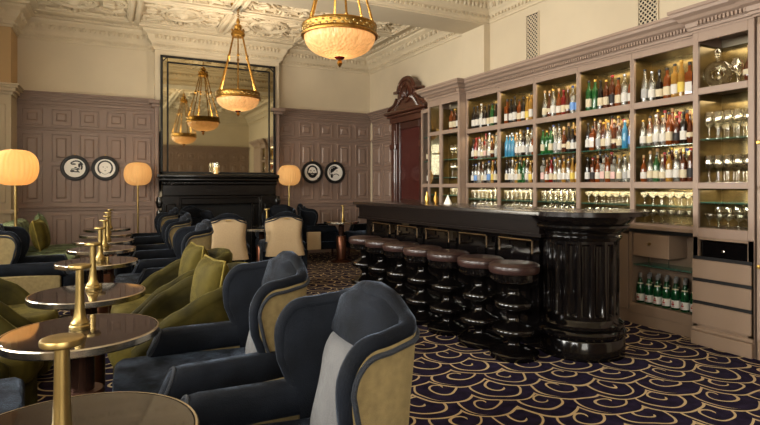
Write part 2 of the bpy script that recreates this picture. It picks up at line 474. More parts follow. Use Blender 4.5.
for k, (a, b) in enumerate(WINS):
    f = MB()
    for (u0, u1, v0, v1) in [(a, a + .07, WZ0, WZ1), (b - .07, b, WZ0, WZ1), (a, b, WZ0, WZ0 + .07), (a, b, WZ1 - .07, WZ1), ((a + b) / 2 - .03, (a + b) / 2 + .03, WZ0, WZ1), (a, b, 2.4, 2.46)]:
        f.box(XL - .14, XL - .06, u0, u1, v0, v1)
    o = struct(f.build('window_%d' % (k + 1), M['white']))
    g = MB(); g.box(XL - .105, XL - .095, a + .05, b - .05, WZ0 + .05, WZ1 - .05); g.build('pane', M['pane'], o)
# chimney breast
w = MB(); w.box(BX0, BX1, YF, YB, 2.2, ZC)
w.box(BX0, BX0 + .1, YF, YB, 0, 2.2); w.box(BX1 - .1, BX1, YF, YB, 0, 2.2); w.box(BX0, BX1, YF + .14, YB, 0, 2.2)
w.box(BX0, BX1, YF, YB, 1.2, 2.2)
struct(w.build('wall_chimney', M['cream']), 'cream chimney breast behind the tall mirror')
# beam and pier
w = MB(); w.box(XL, XR, BM0, BM1, BMZ, ZC)
struct(w.build('trim_1', M['cream']), 'cream plaster beam crossing the ceiling')
w = MB(); w.box(XR - .1, XR, BM0, BM1, 2.7, BMZ); struct(w.build('trim_2', M['cream']), 'cream pier carrying the ceiling beam')

# ceiling with ribs and relief
c = MB(); c.box(XL - .2, XR + .2, YR - .2, YB + .2, ZC, ZC + .15)
def rib(x0, x1, y0, y1):
    c.box(x0, x1, y0, y1, ZC - .045, ZC, .012)
    if x1 - x0 > y1 - y0: ym = (y0 + y1) / 2; c.box(x0, x1, ym - .03, ym + .03, ZC - .075, ZC - .04, .012)
    else: xm = (x0 + x1) / 2; c.box(xm - .03, xm + .03, y0, y1, ZC - .075, ZC - .04, .012)
def bar(x, y, L, ang, wd=.07):
    Mx = Matrix.Translation((x, y, 0)) @ Matrix.Rotation(ang, 4, 'Z')
    c.box(-L / 2, L / 2, -wd / 2, wd / 2, ZC - .05, ZC, .012, 1, Mx)
    c.box(-L / 2, L / 2, -wd / 2 - .05, -wd / 2 - .02, ZC - .03, ZC, .006, 1, Mx)
    c.box(-L / 2, L / 2, wd / 2 + .02, wd / 2 + .05, ZC - .03, ZC, .006, 1, Mx)
def arc(x, y, r, a0, a1, th=.03):
    pts = [(x + r * math.cos(a0 + (a1 - a0) * i / 16), y + r * math.sin(a0 + (a1 - a0) * i / 16), ZC - .015) for i in range(17)]
    c.tube(pts, th, 6)
rnd = random.Random(3)
def leaves(x, y, r, n, s=.05):
    for k in range(n):
        a = rnd.random() * 2 * PI; q = r * math.sqrt(rnd.random())
        c.blob((x + q * math.cos(a), y + q * math.sin(a), ZC - .008), (s * rnd.uniform(.5, 1.3), s * rnd.uniform(.3, .7), .028), 1, Matrix.Rotation(rnd.random() * PI, 3, 'Z'))
def coffer(x0, x1, y0, y1):
    cx, cy = (x0 + x1) / 2, (y0 + y1) / 2
    rib(x0, x1, y0, y0 + .1); rib(x0, x1, y1 - .1, y1); rib(x0, x0 + .1, y0, y1); rib(x1 - .1, x1, y0, y1)
    R = min(x1 - x0, y1 - y0) * .24
    arc(cx, cy, R, 0, 2 * PI, .03); arc(cx, cy, R * .82, 0, 2 * PI, .016)
    leaves(cx, cy, R * .75, 26, .055)
    c.lathe([(.0, -.09), (.05, -.07), (.09, -.03), (.15, -.02), (.17, 0)], (cx, cy, ZC), 14)
    for sx in (-1, 1):
        for sy in (-1, 1):
            a = math.atan2(sy * (y1 - y0), sx * (x1 - x0))
            bar(cx + math.cos(a) * R * 1.55, cy + math.sin(a) * R * 1.55, R * .75, a)
            px, py = cx + sx * (x1 - x0) * .42, cy + sy * (y1 - y0) * .42
            arc(px, py, R * .9, a + PI - .8, a + PI + .8, .024)
            leaves(px - sx * .12, py - sy * .12, .2, 14, .045)
        leaves(cx + sx * (x1 - x0) * .36, cy, .22, 18, .045)
        bar(cx + sx * R * 1.5, cy, R * .5, 0, .06)
    for sy in (-1, 1):
        leaves(cx, cy + sy * (y1 - y0) * .36, .22, 18, .045)
        bar(cx, cy + sy * R * 1.5, R * .5, PI / 2, .06)
for (ya, yb) in ((6.75, 8.05), (8.05, 9.3), (-.6, 1.5), (1.5, 3.55), (3.55, 5.55)):
    for (xa, xb) in ((XL + .35, .35), (.35, 1.7), (1.7, 3.05), (3.05, XR - .35)):
        coffer(xa, xb, ya, yb)
struct(c.build('ceiling', M['plaster']), 'cream ceiling with ornate plaster relief')

# cornice (profile offset, z) swept round each ceiling bay
CP = [(0, 3.56), (.02, 3.56), (.025, 3.585), (.045, 3.60), (.05, 3.64), (.07, 3.66), (.075, 3.68), (.10, 3.70), (.13, 3.78), (.19, 3.82), (.20, 3.85), (.25, 3.86), (.255, 3.89), (.33, 3.905), (.335, ZC), (0, ZC)]
co = MB()
PX, PY = -1.245, 9.12         # pier in the far corner
back_path = [(XL, BM1), (XL, PY), (PX, PY), (PX, YB), (BX0, YB), (BX0, YF), (BX1, YF), (BX1, YB), (XR, YB), (XR, BM1)]
back_path = back_path[::-1]
co.sweep(back_path, CP, closed=True)
near_path = [(XL, YR), (XR, YR), (XR, BM0), (XL, BM0)]
co.sweep(near_path, CP, closed=True)
def eggs(x0, y0, x1, y1, nx, ny):
    L = math.hypot(x1 - x0, y1 - y0); n = max(2, int(L / .13))
    tx, ty = (x1 - x0) / L, (y1 - y0) / L
    for k in range(n):
        s = (k + .5) * L / n
        x, y = x0 + tx * s + nx * .125, y0 + ty * s + ny * .125
        Mx = Matrix(((tx, nx, 0), (ty, ny, 0), (0, 0, 1)))
        co.blob((x, y, 3.755), (.036, .03, .048), 1, Mx)
        co.blob((x + tx * .06, y + ty * .06, 3.75), (.012, .03, .05), 1, Mx)
        co.blob((x + nx * .15, y + ny * .15, 3.875), (.03, .022, .018), 1, Mx)
        for q in (0, .065):
            u, v = x + tx * q - nx * .065, y + ty * q - ny * .065
            co.box(u - .014, u + .014, v - .014, v + .014, 3.605, 3.64)
for a, b in zip(back_path, back_path[1:] + back_path[:1]):
    L = math.hypot(b[0] - a[0], b[1] - a[1]); t = ((b[0] - a[0]) / L, (b[1] - a[1]) / L)
    eggs(a[0], a[1], b[0], b[1], -t[1], t[0])
for a, b in ((near_path[1], near_path[2]), (near_path[2], near_path[3])):
    L = math.hypot(b[0] - a[0], b[1] - a[1]); t = ((b[0] - a[0]) / L, (b[1] - a[1]) / L)
    eggs(a[0], a[1], b[0], b[1], -t[1], t[0])
struct(co.build('trim_3', M['plaster']), 'cream plaster cornice with egg and leaf moulding')

# panelling: local frame u along wall, v up, w out of wall
def panelling(mb, frame, u0, u1, ncol, rows, cap=True, z1=2.74):
    """frame(u, w, z) -> xyz"""
    def pbox(a, b, c0, c1, w0, w1, bev=0.0):
        p = frame(a, w0, c0); q = frame(b, w1, c1)
        mb.box(min(p[0], q[0]), max(p[0], q[0]), min(p[1], q[1]), max(p[1], q[1]), c0, c1, bev)
    pbox(u0, u1, 0, z1, 0, .03)
    cw = (u1 - u0) / ncol
    st = .055
    def ring(a, b, c0, c1):
        # mitred raised bolection ring + fielded panel, as a stepped frustum
        def rect(ins, wd): return [frame(a + ins, wd, c0 + ins), frame(b - ins, wd, c0 + ins), frame(b - ins, wd, c1 - ins), frame(a + ins, wd, c1 - ins)]
        prev = None
        for (ins, wd) in ((0, .03), (.004, .05), (.014, .05), (.024, .004), (.038, .004), (.085, .048)):
            r = [mb.bm.verts.new(p) for p in rect(ins, wd)]
            if prev:
                for k in range(4): mb.bm.faces.new((prev[k], prev[(k + 1) % 4], r[(k + 1) % 4], r[k]))
            prev = r
        mb.bm.faces.new(prev)
    for (c0, c1) in rows:
        for k in range(ncol):
            ring(u0 + k * cw + st, u0 + (k + 1) * cw - st, c0, c1)
    # rails
    for (zz, h, d) in ((.0, .2, .05), (.2, .02, .04), (.90, .05, .06), (.95, .025, .085), (2.155, .035, .05), (2.19, .02, .065)):
        pbox(u0, u1, zz, zz + h, 0, d, .006)
    if cap:
        for (zz, h, d) in ((2.53, .03, .045), (2.56, .05, .06), (2.61, .035, .085), (2.645, .04, .11), (2.685, .03, .14), (2.715, .03, .16)):
            pbox(u0, u1, zz, zz + h, 0, d, .006)
ROWS = [(.27, .84), (1.03, 1.62), (1.67, 2.11), (2.24, 2.50)]
pb = MB()
panelling(pb, lambda u, w_, z: (u, YB - w_, z), PX, BX0, 5, ROWS)
struct(pb.build('trim_4', M['taupe'], angle=20), 'taupe raised panelling with two portrait plates by the pilaster')
pb = MB()
panelling(pb, lambda u, w_, z: (u, YB - w_, z), BX1, XR, 5, ROWS)
struct(pb.build('trim_5', M['taupe'], angle=20), 'taupe raised panelling between fireplace and bar')
pb = MB()
panelling(pb, lambda u, w_, z: (XR - w_, u, z), 8.66, YB - .17, 2, ROWS)
struct(pb.build('trim_6', M['taupe'], angle=20), 'taupe panelling beside the mahogany door')
pb = MB()
panelling(pb, lambda u, w_, z: (u, YR + w_, z), RW[1] + .1, XR, 10, ROWS)
struct(pb.build('trim_8', M['taupe'], angle=20))
# pier in the far corner: pale panelled below, tan above
pl = MB(); pl.box(XL, PX, PY, YB, 0, 2.62)
for (zz, h, q) in ((2.60, .04, .03), (2.64, .05, .06), (2.69, .03, .09), (2.72, .03, .11), (.9, .06, .04), (0, .2, .03)): pl.box(XL, PX + q, PY - q, YB - .2, zz, zz + h, .006)
pl.box(XL + .07, PX - .06, PY - .025, PY, 1.05, 2.46, .012); pl.box(XL + .07, PX - .06, PY - .025, PY, .28, .82, .012)
struct(pl.build('trim_9', M['cream'], angle=20), 'pale panelled pier in the corner behind the sage sofa')
pl = MB(); pl.box(XL, PX, PY, YB, 2.75, 3.57); struct(pl.build('trim_10', M['tanwall']), 'tan upper part of the corner pier')
pl = MB(); pl.box(XL, XL + .03, 7.85, PY - .12, 0, 2.7); struct(pl.build('trim_7', M['taupe']))
# chimney-breast side panels in taupe below cap
for nm, a, b in (('trim_11', BX0 - .004, BX0 + .06), ('trim_12', BX1 - .06, BX1 + .004)):
    pl = MB(); pl.box(a, b, YF - .02, YB - .01, 0, 2.70, .004)
    for (zz, h, d) in ((2.6, .05, .05), (2.65, .06, .09)): pl.box(a - d, b + d if a > 1 else b, YF - .02 - d, YB - .01, zz, zz + h, .005)
    if nm == 'trim_11': pl.box(a + .015, b - .015, YF - .035, YF, .2, 2.5, .005)
    struct(pl.build(nm, M['taupe']), 'taupe side strip of the chimney breast beside the mirror')

# ------------------------------------------------------------------ fireplace, mirror
MX0, MX1, MZ0, MZ1 = .76, 2.70, 1.50, 3.47
t = thing('fireplace', 'black carved fireplace mantel below the tall mirror', 'fireplace', (1.73, YF - .02, 0))
m = MB(); m.box(-1.04, 1.04, -.27, 0, 1.43, 1.49, .012, 2); m.build('mantel_shelf', M['mantel'], t)
m = MB(); m.box(-1.0, 1.0, -.22, 0, 1.37, 1.43, .02, 2); m.box(-.97, .97, -.17, 0, 1.31, 1.37, .015)
m.box(-.95, .95, -.14, 0, 1.13, 1.31, .008)
for k in range(38): m.blob((-.945 + k * .051, -.18, 1.345), (.018, .02, .024), 1)
m.build('frieze', M['mantel'], t)
for s in (-1, 1):
    m = MB(); m.box(s * .82 - .14, s * .82 + .14, -.14, 0, 0, 1.13, .008); m.box(s * .82 - .08, s * .82 + .08, -.165, -.12, .2, 1.0, .02)
    m.lathe([(0, -.1), (.05, -.09), (.075, 0), (.05, .09), (0, .1)], (s * .98, -.08, 1.02), 12)
    m.lathe([(0, -.12), (.04, -.1), (.06, 0), (.04, .09), (0, .1)], (s * .99, -.08, .80), 12)
    m.build('jamb', M['mantel'], t)
m = MB(); m.box(-.68, .68, -.10, -.02, .98, 1.13, .01); m.box(-.68, -.54, -.10, -.02, 0, .98, .01); m.box(.54, .68, -.10, -.02, 0, .98, .01)
for (a, b, c0, c1) in ((-.7, .7, 1.08, 1.13), (-.7, -.65, 0, 1.1), (.65, .7, 0, 1.1)): m.box(a, b, -.13, -.08, c0, c1, .012)
m.build('slip', M['mantel'], t)
m = MB(); m.box(-.54, .54, -.02, .13, 0, .98); m.build('firebox', M['soot'], t)
m = MB(); m.box(-.95, .95, -.5, -.28, 0, .03, .006); m.build('hearth', M['mantel'], t)

t = thing('wall_mirror', 'tall black framed mirror with mirrored border above the fireplace', 'mirror', (1.73, YF - .003, MZ0))
hw, hh = (MX1 - MX0) / 2, MZ1 - MZ0
m = MB()
for (a, b, c0, c1) in ((-hw, hw, 0, .035), (-hw, hw, hh - .035, hh), (-hw, -hw + .035, 0, hh), (hw - .035, hw, 0, hh)): m.box(a, b, -.045, 0, c0, c1, .004)
IB = .105
for (a, b, c0, c1) in ((-hw + IB, hw - IB, hh - IB - .02, hh - IB), (-hw + IB, -hw + IB + .02, 0.03, hh - IB), (hw - IB - .02, hw - IB, 0.03, hh - IB)): m.box(a, b, -.042, -.02, c0, c1, .003)
for s in (-1, 1):
    Mx = Matrix.Translation((s * (hw - IB / 2 - .015), -.035, hh - IB / 2 - .015)) @ Matrix.Rotation(s * -math.radians(45) * -1, 4, 'Y')
    m.box(-.05, .05, -.005, .005, -.008, .008, 0, 1, Mx)
m.build('frame', M['ink'], t)
m = MB(); m.box(-hw + IB + .01, hw - IB - .01, -.03, -.01, .03, hh - IB - .01); m.build('mirror_glass', M['mirror'], t)
m = MB()
for (a, b, c0, c1) in ((-hw + .03, -hw + IB, .03, hh - .03), (hw - IB, hw - .03, .03, hh - .03), (-hw + IB, hw - IB, hh - IB, hh - .03)):
    m.box(a, b, -.032, -.012, c0, c1, .008)
o = m.build('mirror_border', M['mirror'], t)

t = thing('candle_holder', 'lit candle in a glass cylinder on the black mantel shelf', 'candle', (1.63, YF - .14, 1.49))
m = MB(); m.lathe([(0, .0), (.06, 0), (.065, .01), (.065, .2), (.06, .2), (.06, .012), (0, .012)], n=20); m.build('glass_cylinder', M['clear'], t)
m = MB(); m.lathe([(0, .013), (.036, .013), (.036, .13), (.0, .125)], n=16); m.build('candle', M['candle'], t)

# portrait plates
def plate(loc, label, kind, r):
    t = thing('portrait_plate', label, 'wall plate', loc, 0, 'framed round portrait plates')
    F = Matrix.Rotation(PI / 2, 4, 'X')
    m = MB(); m.lathe([(r * .74, .0), (r, 0), (r * 1.0, .02), (r * .95, .035), (r * .8, .035), (r * .74, .015)], n=36, M=F); m.build('frame', M['ink'], t)
    m = MB(); m.lathe([(0, .012), (r * .76, .012), (r * .76, .004), (0, .004)], n=36, M=F); m.build('plate', M['white'], t)
    m = MB()
    def poly(pts): m.prism([(p[0] * r, p[1] * r) for p in pts], .0125, .0145, M=F)
    def ell(cx, cy, a, b, n=18): poly([(cx + a * math.cos(2 * PI * i / n), cy + b * math.sin(2 * PI * i / n)) for i in range(n)])
    def crescent(cx, cy, ro, ri, a0, a1, sy=1.0):
        n = 14
        poly([(cx + ro * math.cos(a0 + (a1 - a0) * i / n), cy + sy * ro * math.sin(a0 + (a1 - a0) * i / n)) for i in range(n + 1)] +
             [(cx + ri * math.cos(a1 - (a1 - a0) * i / n), cy + sy * ri * math.sin(a1 - (a1 - a0) * i / n)) for i in range(n + 1)])
    if kind == 0:
        crescent(.1, .1, .5, .4, .3, 2.6); crescent(.12, .08, .42, .3, -.6, .9); ell(.05, .02, .1, .05); ell(.22, -.08, .12, .07); ell(-.18, -.25, .16, .09); ell(.3, .2, .08, .18); ell(-.1, .3, .18, .06); ell(.1, -.3, .2, .05)
        crescent(-.1, -.5, .45, .38, .3, 2.0)
    elif kind == 1:
        crescent(0, .05, .56, .45, .1, PI - .1, 1.05); crescent(0, .0, .56, .44, -.9, .2); crescent(0, 0, .56, .44, PI - .2, PI + .9); ell(-.14, .1, .06, .025); ell(.14, .1, .06, .025); ell(0, -.2, .08, .025); ell(0, -.04, .03, .02)
        crescent(0, -.15, .34, .31, PI + .5, 2 * PI - .5)
    elif kind == 2:
        crescent(0, .1, .5, .36, .2, PI - .2, 1.05); crescent(0, -.02, .44, .2, PI + .1, 2 * PI - .1, 1.1); ell(-.16, .14, .08, .03); ell(.16, .14, .08, .03); ell(0, -.12, .2, .05); ell(0, .0, .04, .03); crescent(0, -.25, .66, .56, PI + .4, 2 * PI - .4)
        crescent(0, 0, .5, .4, -.4, .5); crescent(0, 0, .5, .4, PI - .5, PI + .4)
    else:
        for k in range(5): crescent(-.1 + k * .07, .1 + k * .05, .5 - k * .08, .45 - k * .08, 1.0, 3.9 - k * .2)
        poly([(-.4, .3), (.05, .5), (.35, .42), (.1, .3), (-.2, .05), (-.45, -.1)]); ell(.2, .15, .06, .03); ell(.2, -.15, .06, .02); crescent(.1, -.5, .4, .34, .6, 2.4); ell(-.3, -.3, .12, .2)
    m.build('portrait', M['ink'], t)
    m = MB(); m.tube([(0, -.01, r * .98), (0, -.012, r * 1.12)], .008, 6); m.build('hook', M['brass'], t)
    return t
yp = YB - .05
plate((-.48, yp, 1.58), 'round black framed plate drawn with a curly haired profile', 0, .2)
plate((-.055, yp, 1.58), 'round black framed plate drawn with a woman facing forward', 1, .2)
plate((3.48, yp, 1.555), 'round black framed plate drawn with a bearded face', 2, .215)
plate((3.945, yp, 1.555), 'round black framed plate drawn with a helmeted profile', 3, .215)

# ------------------------------------------------------------------ mahogany doorcase
def doorcase(name, yc, label):
    W, = (.60,)
    m = MB()
    X0 = XR - .10
    def b(y0, y1, z0, z1, d, bev=.006): m.box(XR - d, XR, yc + y0, yc + y1, z0, z1, bev)
    for s in (-1, 1):
        b(min(s * .42, s * .6), max(s * .42, s * .6), 0, 2.42, .12); b(min(s * .45, s * .57), max(s * .45, s * .57), .3, 2.3, .145, .01)
        b(min(s * .40, s * .62), max(s * .40, s * .62), 1.95, 2.05, .16, .015)
        b(min(s * .40, s * .62), max(s * .40, s * .62), 0, .25, .16, .01)
    b(-.62, .62, 2.42, 2.52, .15); b(-.66, .66, 2.52, 2.57, .20, .015); b(-.70, .70, 2.57, 2.63, .24, .015)
    b(-.52, .52, 2.63, 2.72, .17)
    # swept pediment
    pts = [(-.66, 2.63), (-.6, 2.70), (-.44, 2.74), (-.33, 2.84), (-.30, 2.98), (-.26, 3.06), (-.14, 3.14), (0, 3.17), (.14, 3.14), (.26, 3.06), (.30, 2.98), (.33, 2.84), (.44, 2.74), (.6, 2.70), (.66, 2.63)]
    F = Matrix(((0, 0, -1, XR - .02), (1, 0, 0, yc), (0, 1, 0, 0), (0, 0, 0, 1)))
    m.prism(pts, 0, .13, .0, F)
    def tube(ps, r): m.tube([(XR - .16, yc + p[0], p[1]) for p in ps], r, 8)
    tube(catmull(pts[0:4], 4), .03); tube(catmull(pts[-4:], 4), .03)
    tube([(.27 * math.cos(a), 2.96 + .2 * math.sin(a)) for a in [PI * k / 16 for k in range(17)]], .04)
    tube([(.2 * math.cos(a), 2.93 + .17 * math.sin(a)) for a in [2 * PI * k / 20 for k in range(21)]], .022)
    for s in (-1, 1):
        m.box(XR - .2, XR - .02, yc + s * .33 - .07, yc + s * .33 + .07, 2.93, 2.98, .01)
        for k in range(9):
            a = k * .55; m.blob((XR - .16, yc + s * (.13 + .035 * k), 2.83 - .02 * k + .03 * math.sin(a)), (.03, .035, .04), 1)
    m.blob((XR - .16, yc, 2.93), (.04, .08, .12), 2)
    for k in range(5): m.blob((XR - .19, yc - .06 + .03 * k, 2.95 - .02 * abs(k - 2)), (.02, .012, .09), 1)
    o = struct(m.build(name, M['mahog']), label)
    d = MB(); d.box(XR - .06, XR - .01, yc - .42, yc + .42, 0, 2.42)
    for (y0, y1, z0, z1) in ((-.42, -.33, 0, 2.42), (.33, .42, 0, 2.42), (-.33, .33, 2.30, 2.42), (-.33, .33, 0, .25), (-.33, .33, 1.0, 1.06)):
        d.box(XR - .10, XR - .05, yc + y0, yc + y1, z0, z1, .008)
    d.build('door_leaf', M['mahogdk'], o)
    d = MB(); d.box(XR - .075, XR - .06, yc - .33, yc + .33, .25, 2.30); d.build('panel', M['oxred'], o)
    return o
doorcase('door_1', 7.97, 'dark mahogany doorcase with carved arched pediment')
# ------------------------------------------------------------------ back-bar shelving
XM = 4.42; XT = 4.31; XB = 4.70          # face of the bays, face of the projecting units, back
BAYY = [2.735, 3.392, 4.045, 4.69, 5.33, 6.02]
BAYN = ['fifth', 'fourth', 'third', 'second', 'first']      # counted from the mahogany door
Z_TOP0, Z_TOP1 = 2.081, 2.49
Z_R1 = (2.02, 2.08); Z_R2 = (1.275, 1.335)
Z_MID = 1.665; Z_LOW = 1.12; Z_CNT = .93
GRP_BAY = 'back bar shelving bays'
for i in range(5):
    y0, y1 = BAYY[i], BAYY[i + 1]; yc = (y0 + y1) / 2; hw = (y1 - y0) / 2 - .001
    t = thing('shelving_bay', 'mauve painted bottle shelving bay, %s of five counted from the mahogany door' % BAYN[i], 'shelving', (XM, yc, Z_CNT), 0, GRP_BAY)
    D = XB - XM
    m = MB()
    sw = .021
    m.box(0, .03, -hw, -hw + sw, 0, 1.57, .003); m.box(0, .03, hw - sw, hw, 0, 1.57, .003)
    for (a, b) in ((Z_R1[0], Z_R1[1]), (Z_R2[0], Z_R2[1])): m.box(0, .03, -hw + sw, hw - sw, a - Z_CNT, b - Z_CNT, .003); m.box(.03, D, -hw + .012, hw - .012, b - Z_CNT - .025, b - Z_CNT)
    m.box(0, .03, -hw, hw, 1.565, 1.628, .003); m.box(0, D, -hw + .012, hw - .012, 0, .02)
    m.build('frame', M['unit'], t)
    m = MB(); m.box(D - .012, D, -hw + .012, hw - .012, .02, 1.57); m.build('back_panel', M['goldback'], t)
    m = MB(); m.box(.03, D - .012, -hw + .012, hw - .012, 1.565, 1.585); m.build('soffit', M['goldceil'], t)
    for s in (-1, 1):
        m = MB(); m.box(.031, D, min(s * hw, s * (hw - .012)), max(s * hw, s * (hw - .012)), 0, 1.628); m.build('side_lining', M['goldceil'], t)
    for z in (Z_MID, Z_LOW):
        m = MB(); m.box(.035, D - .014, -hw + .013, hw - .013, z - .008 - Z_CNT, z - Z_CNT); m.build('glass_shelf', M['shelfglass'], t)
# tall projecting unit at the near end
def tall_unit(name, label, y0, y1, splits, z0, z1, levels, shelves, door=False):
    t = thing(name, label, 'cabinet', (XT, (y0 + y1) / 2, 0))
    hw = (y1 - y0) / 2; D = XB - XT
    m = MB()
    edges = [-hw] + splits + [hw]
    for e in edges:
        a = max(-hw, e - .03) if e > -hw + .001 and e < hw - .001 else (e if e <= -hw + .001 else e - .045)
        b = a + (.06 if -hw + .001 < e < hw - .001 else .045)
        m.box(-.004 if -hw + .01 < e < hw - .01 else 0, .03, a, b, z0, z1, .003)
    for (a, b) in levels: m.box(0, .03, -hw + .045, hw - .045, a, b, .003)
    for (a, b) in levels[1:-1]: m.box(.03, D, -hw + .015, hw - .015, b - .02, b)
    m.box(.03, D, -hw + .015, hw - .015, levels[0][1] - .02, levels[0][1])
    m.build('frame', M['unit'], t)
    m = MB(); m.box(D - .012, D, -hw + .015, hw - .015, levels[0][1], levels[-1][0]); m.build('back_panel', M['goldback'], t)
    for s in (-1, 1):
        m = MB(); m.box(.031, D, min(s * hw, s * (hw - .006)), max(s * hw, s * (hw - .006)), z0, z1); m.build('side_panel', M['unit'], t)
        m = MB(); m.box(.031, D - .013, min(s * (hw - .006), s * (hw - .015)), max(s * (hw - .006), s * (hw - .015)), levels[0][1], levels[-1][0]); m.build('side_lining', M['goldceil'], t)
    for z in shelves:
        m = MB(); m.box(.035, D - .014, -hw + .016, hw - .016, z - .008, z); m.build('glass_shelf', M['shelfglass'], t)
    return t
TU = tall_unit('glass_cabinet', 'tall mauve cabinet of stemware between the bottle bays and the knobbed cupboard', 2.262, 2.733, [], .0, 2.56,
               [(.88, .955), (1.275, 1.325), (2.045, 2.10), (2.48, 2.56)], (1.68, 1.165))
hw = .2345
m = MB(); m.box(0, XB - XT, -hw, hw, .14, .70, .0); m.build('carcass', M['unitlow'], TU)
m = MB(); m.box(0, .03, -hw, -hw + .045, .70, .88); m.box(0, .03, hw - .045, hw, .70, .88); m.box(.0, .03, -hw + .045, hw - .045, .86, .88); m.build('slot_frame', M['unitlow'], TU)
m = MB(); m.box(.03, .25, -hw + .05, hw - .05, .702, .845, .006); d_ = m.build('drawer', M['black'], TU); d_['label'] = 'small black drawer in the slot'
m = MB(); m.lathe([(0, 0), (.006, 0), (.006, .012), (.012, .018), (0, .024)], n=10, M=Matrix.Translation((.03, 0, .775)) @ Matrix.Rotation(-PI / 2, 4, 'Y')); m.build('knob', M['chrome'], d_)
for k, (a, b) in enumerate(((.545, .695), (.36, .515), (.165, .33))):
    m = MB(); m.box(-.018, .0, -hw + .012, hw - .004, a, b, .004); d_ = m.build('drawer', M['unitlow'], TU)
m = MB()
for z in (.695, .515, .33): m.box(-.004, .003, -hw + .012, hw - .004, z + .002, z + .028)
m.build('finger_gap', M['socket'], TU)
m = MB(); m.box(-.03, .02, -hw - .0, hw, .0, .11, .004); m.box(-.022, .02, -hw, hw, .11, .145, .01); m.build('plinth', M['unitlow'], TU)

LU = tall_unit('corner_cabinet', 'mauve glass fronted cabinet projecting next to the narrow one by the mahogany door', 6.022, 6.84, [.06], .0, 2.56,
               [(.88, .955), (1.275, 1.325), (2.045, 2.10), (2.48, 2.56)], (1.68, 1.165, 1.42))
m = MB(); m.box(0, XB - XT, -.409, .409, .02, .88); m.build('carcass', M['unitlow'], LU)
m = MB(); m.box(.006, .012, .09, .365, 1.325, 2.48); gd = m.build('glass_door', M['cabpane'], LU)
m = MB(); m.lathe([(0, 0), (.008, 0), (.008, .02), (.016, .026), (0, .034)], n=10, M=Matrix.Translation((-.001, .075, 1.78)) @ Matrix.Rotation(-PI / 2, 4, 'Y')); m.build('knob', M['brass'], gd)
NU = thing('narrow_cabinet', 'narrow mauve glazed cabinet squeezed between the mahogany door and the bar shelves', 'cabinet', (XM, 7.04, 0))
m = MB(); D = XB - XM
m.box(0, .03, -.19, -.15, 0, 2.5); m.box(0, .03, .13, .17, 0, 2.5); m.box(.03, D, -.19, -.175, 0, 2.5); m.box(.03, D, .155, .17, 0, 2.5)
for (a, b) in ((.88, .95), (1.275, 1.33), (2.44, 2.5)): m.box(0, .03, -.15, .13, a, b)
m.box(.03, D, -.175, .155, 2.47, 2.5); m.box(.03, D, -.175, .155, 1.305, 1.33); m.box(0, D, -.19, .17, 0.0, .88)
m.build('frame', M['unit'], NU)
m = MB(); m.box(D - .012, D, -.175, .155, .95, 2.44); m.build('back_panel', M['goldback'], NU)
for z in (1.68, 2.06):
    m = MB(); m.box(.035, D - .014, -.174, .154, z - .008, z); m.build('glass_shelf', M['shelfglass'], NU)

# neighbour cupboard at the very right edge
RU = thing('tall_cupboard', 'mauve cupboard with brass knobs beside the tall stemware cabinet', 'cupboard', (XT - .02, 1.78, 0))
m = MB(); m.box(0.02, XB - XT, -.46, .46, .0, 2.56); m.build('carcass', M['unitlow'], RU)
for (a, b) in ((.15, 1.27), (1.29, 2.5)):
    m = MB(); m.box(0, .02, -.45, .455, a, b, .004); d_ = m.build('door', M['unit'], RU)
    zk = .70 if a < 1 else 1.62
    m = MB(); m.lathe([(0, 0), (.012, 0), (.008, .012), (.016, .024), (.012, .034), (0, .036)], n=12, M=Matrix.Translation((0, .43, zk)) @ Matrix.Rotation(-PI / 2, 4, 'Y')); m.build('knob', M['brass'], d_)

# cornice over all units (structure)
FP = [(0, 2.558), (.006, 2.558), (.006, 2.575), (.02, 2.578), (.022, 2.60), (.035, 2.605), (.04, 2.64), (.07, 2.655), (.085, 2.68), (.12, 2.70), (.125, 2.725), (.135, 2.73), (.135, 2.755), (0, 2.755)]
cpath = [(XM + .0, 1.32), (XT - .02, 1.32), (XT - .02, 2.255), (XT, 2.255), (XT, 2.735), (XM, 2.735), (XM, 6.02), (XT, 6.02), (XT, 6.84), (XB + .03, 6.84)]
cb = MB(); cb.sweep(cpath, FP)
def dent(y0, y1, x):
    n = int((y1 - y0) / .03)
    for k in range(n): cb.box(x - .062, x - .02, y0 + k * .03, y0 + k * .03 + .017, 2.607, 2.638)
dent(2.29, 2.71, XT); dent(2.77, 5.99, XM); dent(6.05, 6.82, XT)
for (x, a, b) in ((XM, 2.735, 6.02), (XT, 2.262, 2.735), (XT, 6.02, 6.84)): cb.box(x, XR, a, b, 2.561, 2.755)
struct(cb.build('trim_13', M['unit'], angle=25), 'mauve dentil cornice running over the bar shelves')

# back counter and base cabinets
m = MB(); m.box(XM - .03, XB, 2.738, 6.018, .896, .9295, .004)
o = m.build('back_counter', M['unitlow']); tag(o, 'long brown counter beneath the bottle shelves', 'counter')
for i in range(1, 5):
    y0, y1 = (BAYY[i] + (.035 if i == 1 else .001), BAYY[i + 1] - .001)
    t = thing('base_cabinet', 'brown base cabinet under the %s bottle bay counted from the mahogany door' % BAYN[i], 'cabinet', (XM + .02, (y0 + y1) / 2, 0), 0, 'base cabinets behind the bar')
    hw = (y1 - y0) / 2
    m = MB(); m.box(0, XB - XM - .02, -hw, hw, .0, .84); m.build('carcass', M['unitlow'], t)
    m = MB(); m.box(-.02, 0, -hw + .01, hw - .01, .12, .83, .004); m.build('door', M['unitlow'], t)
t = thing('open_base_cabinet', 'brown base cabinet with open cubby of green water bottles', 'cabinet', (XM, 3.08, 0))
a, b = -.342, .342
D = XB - XM
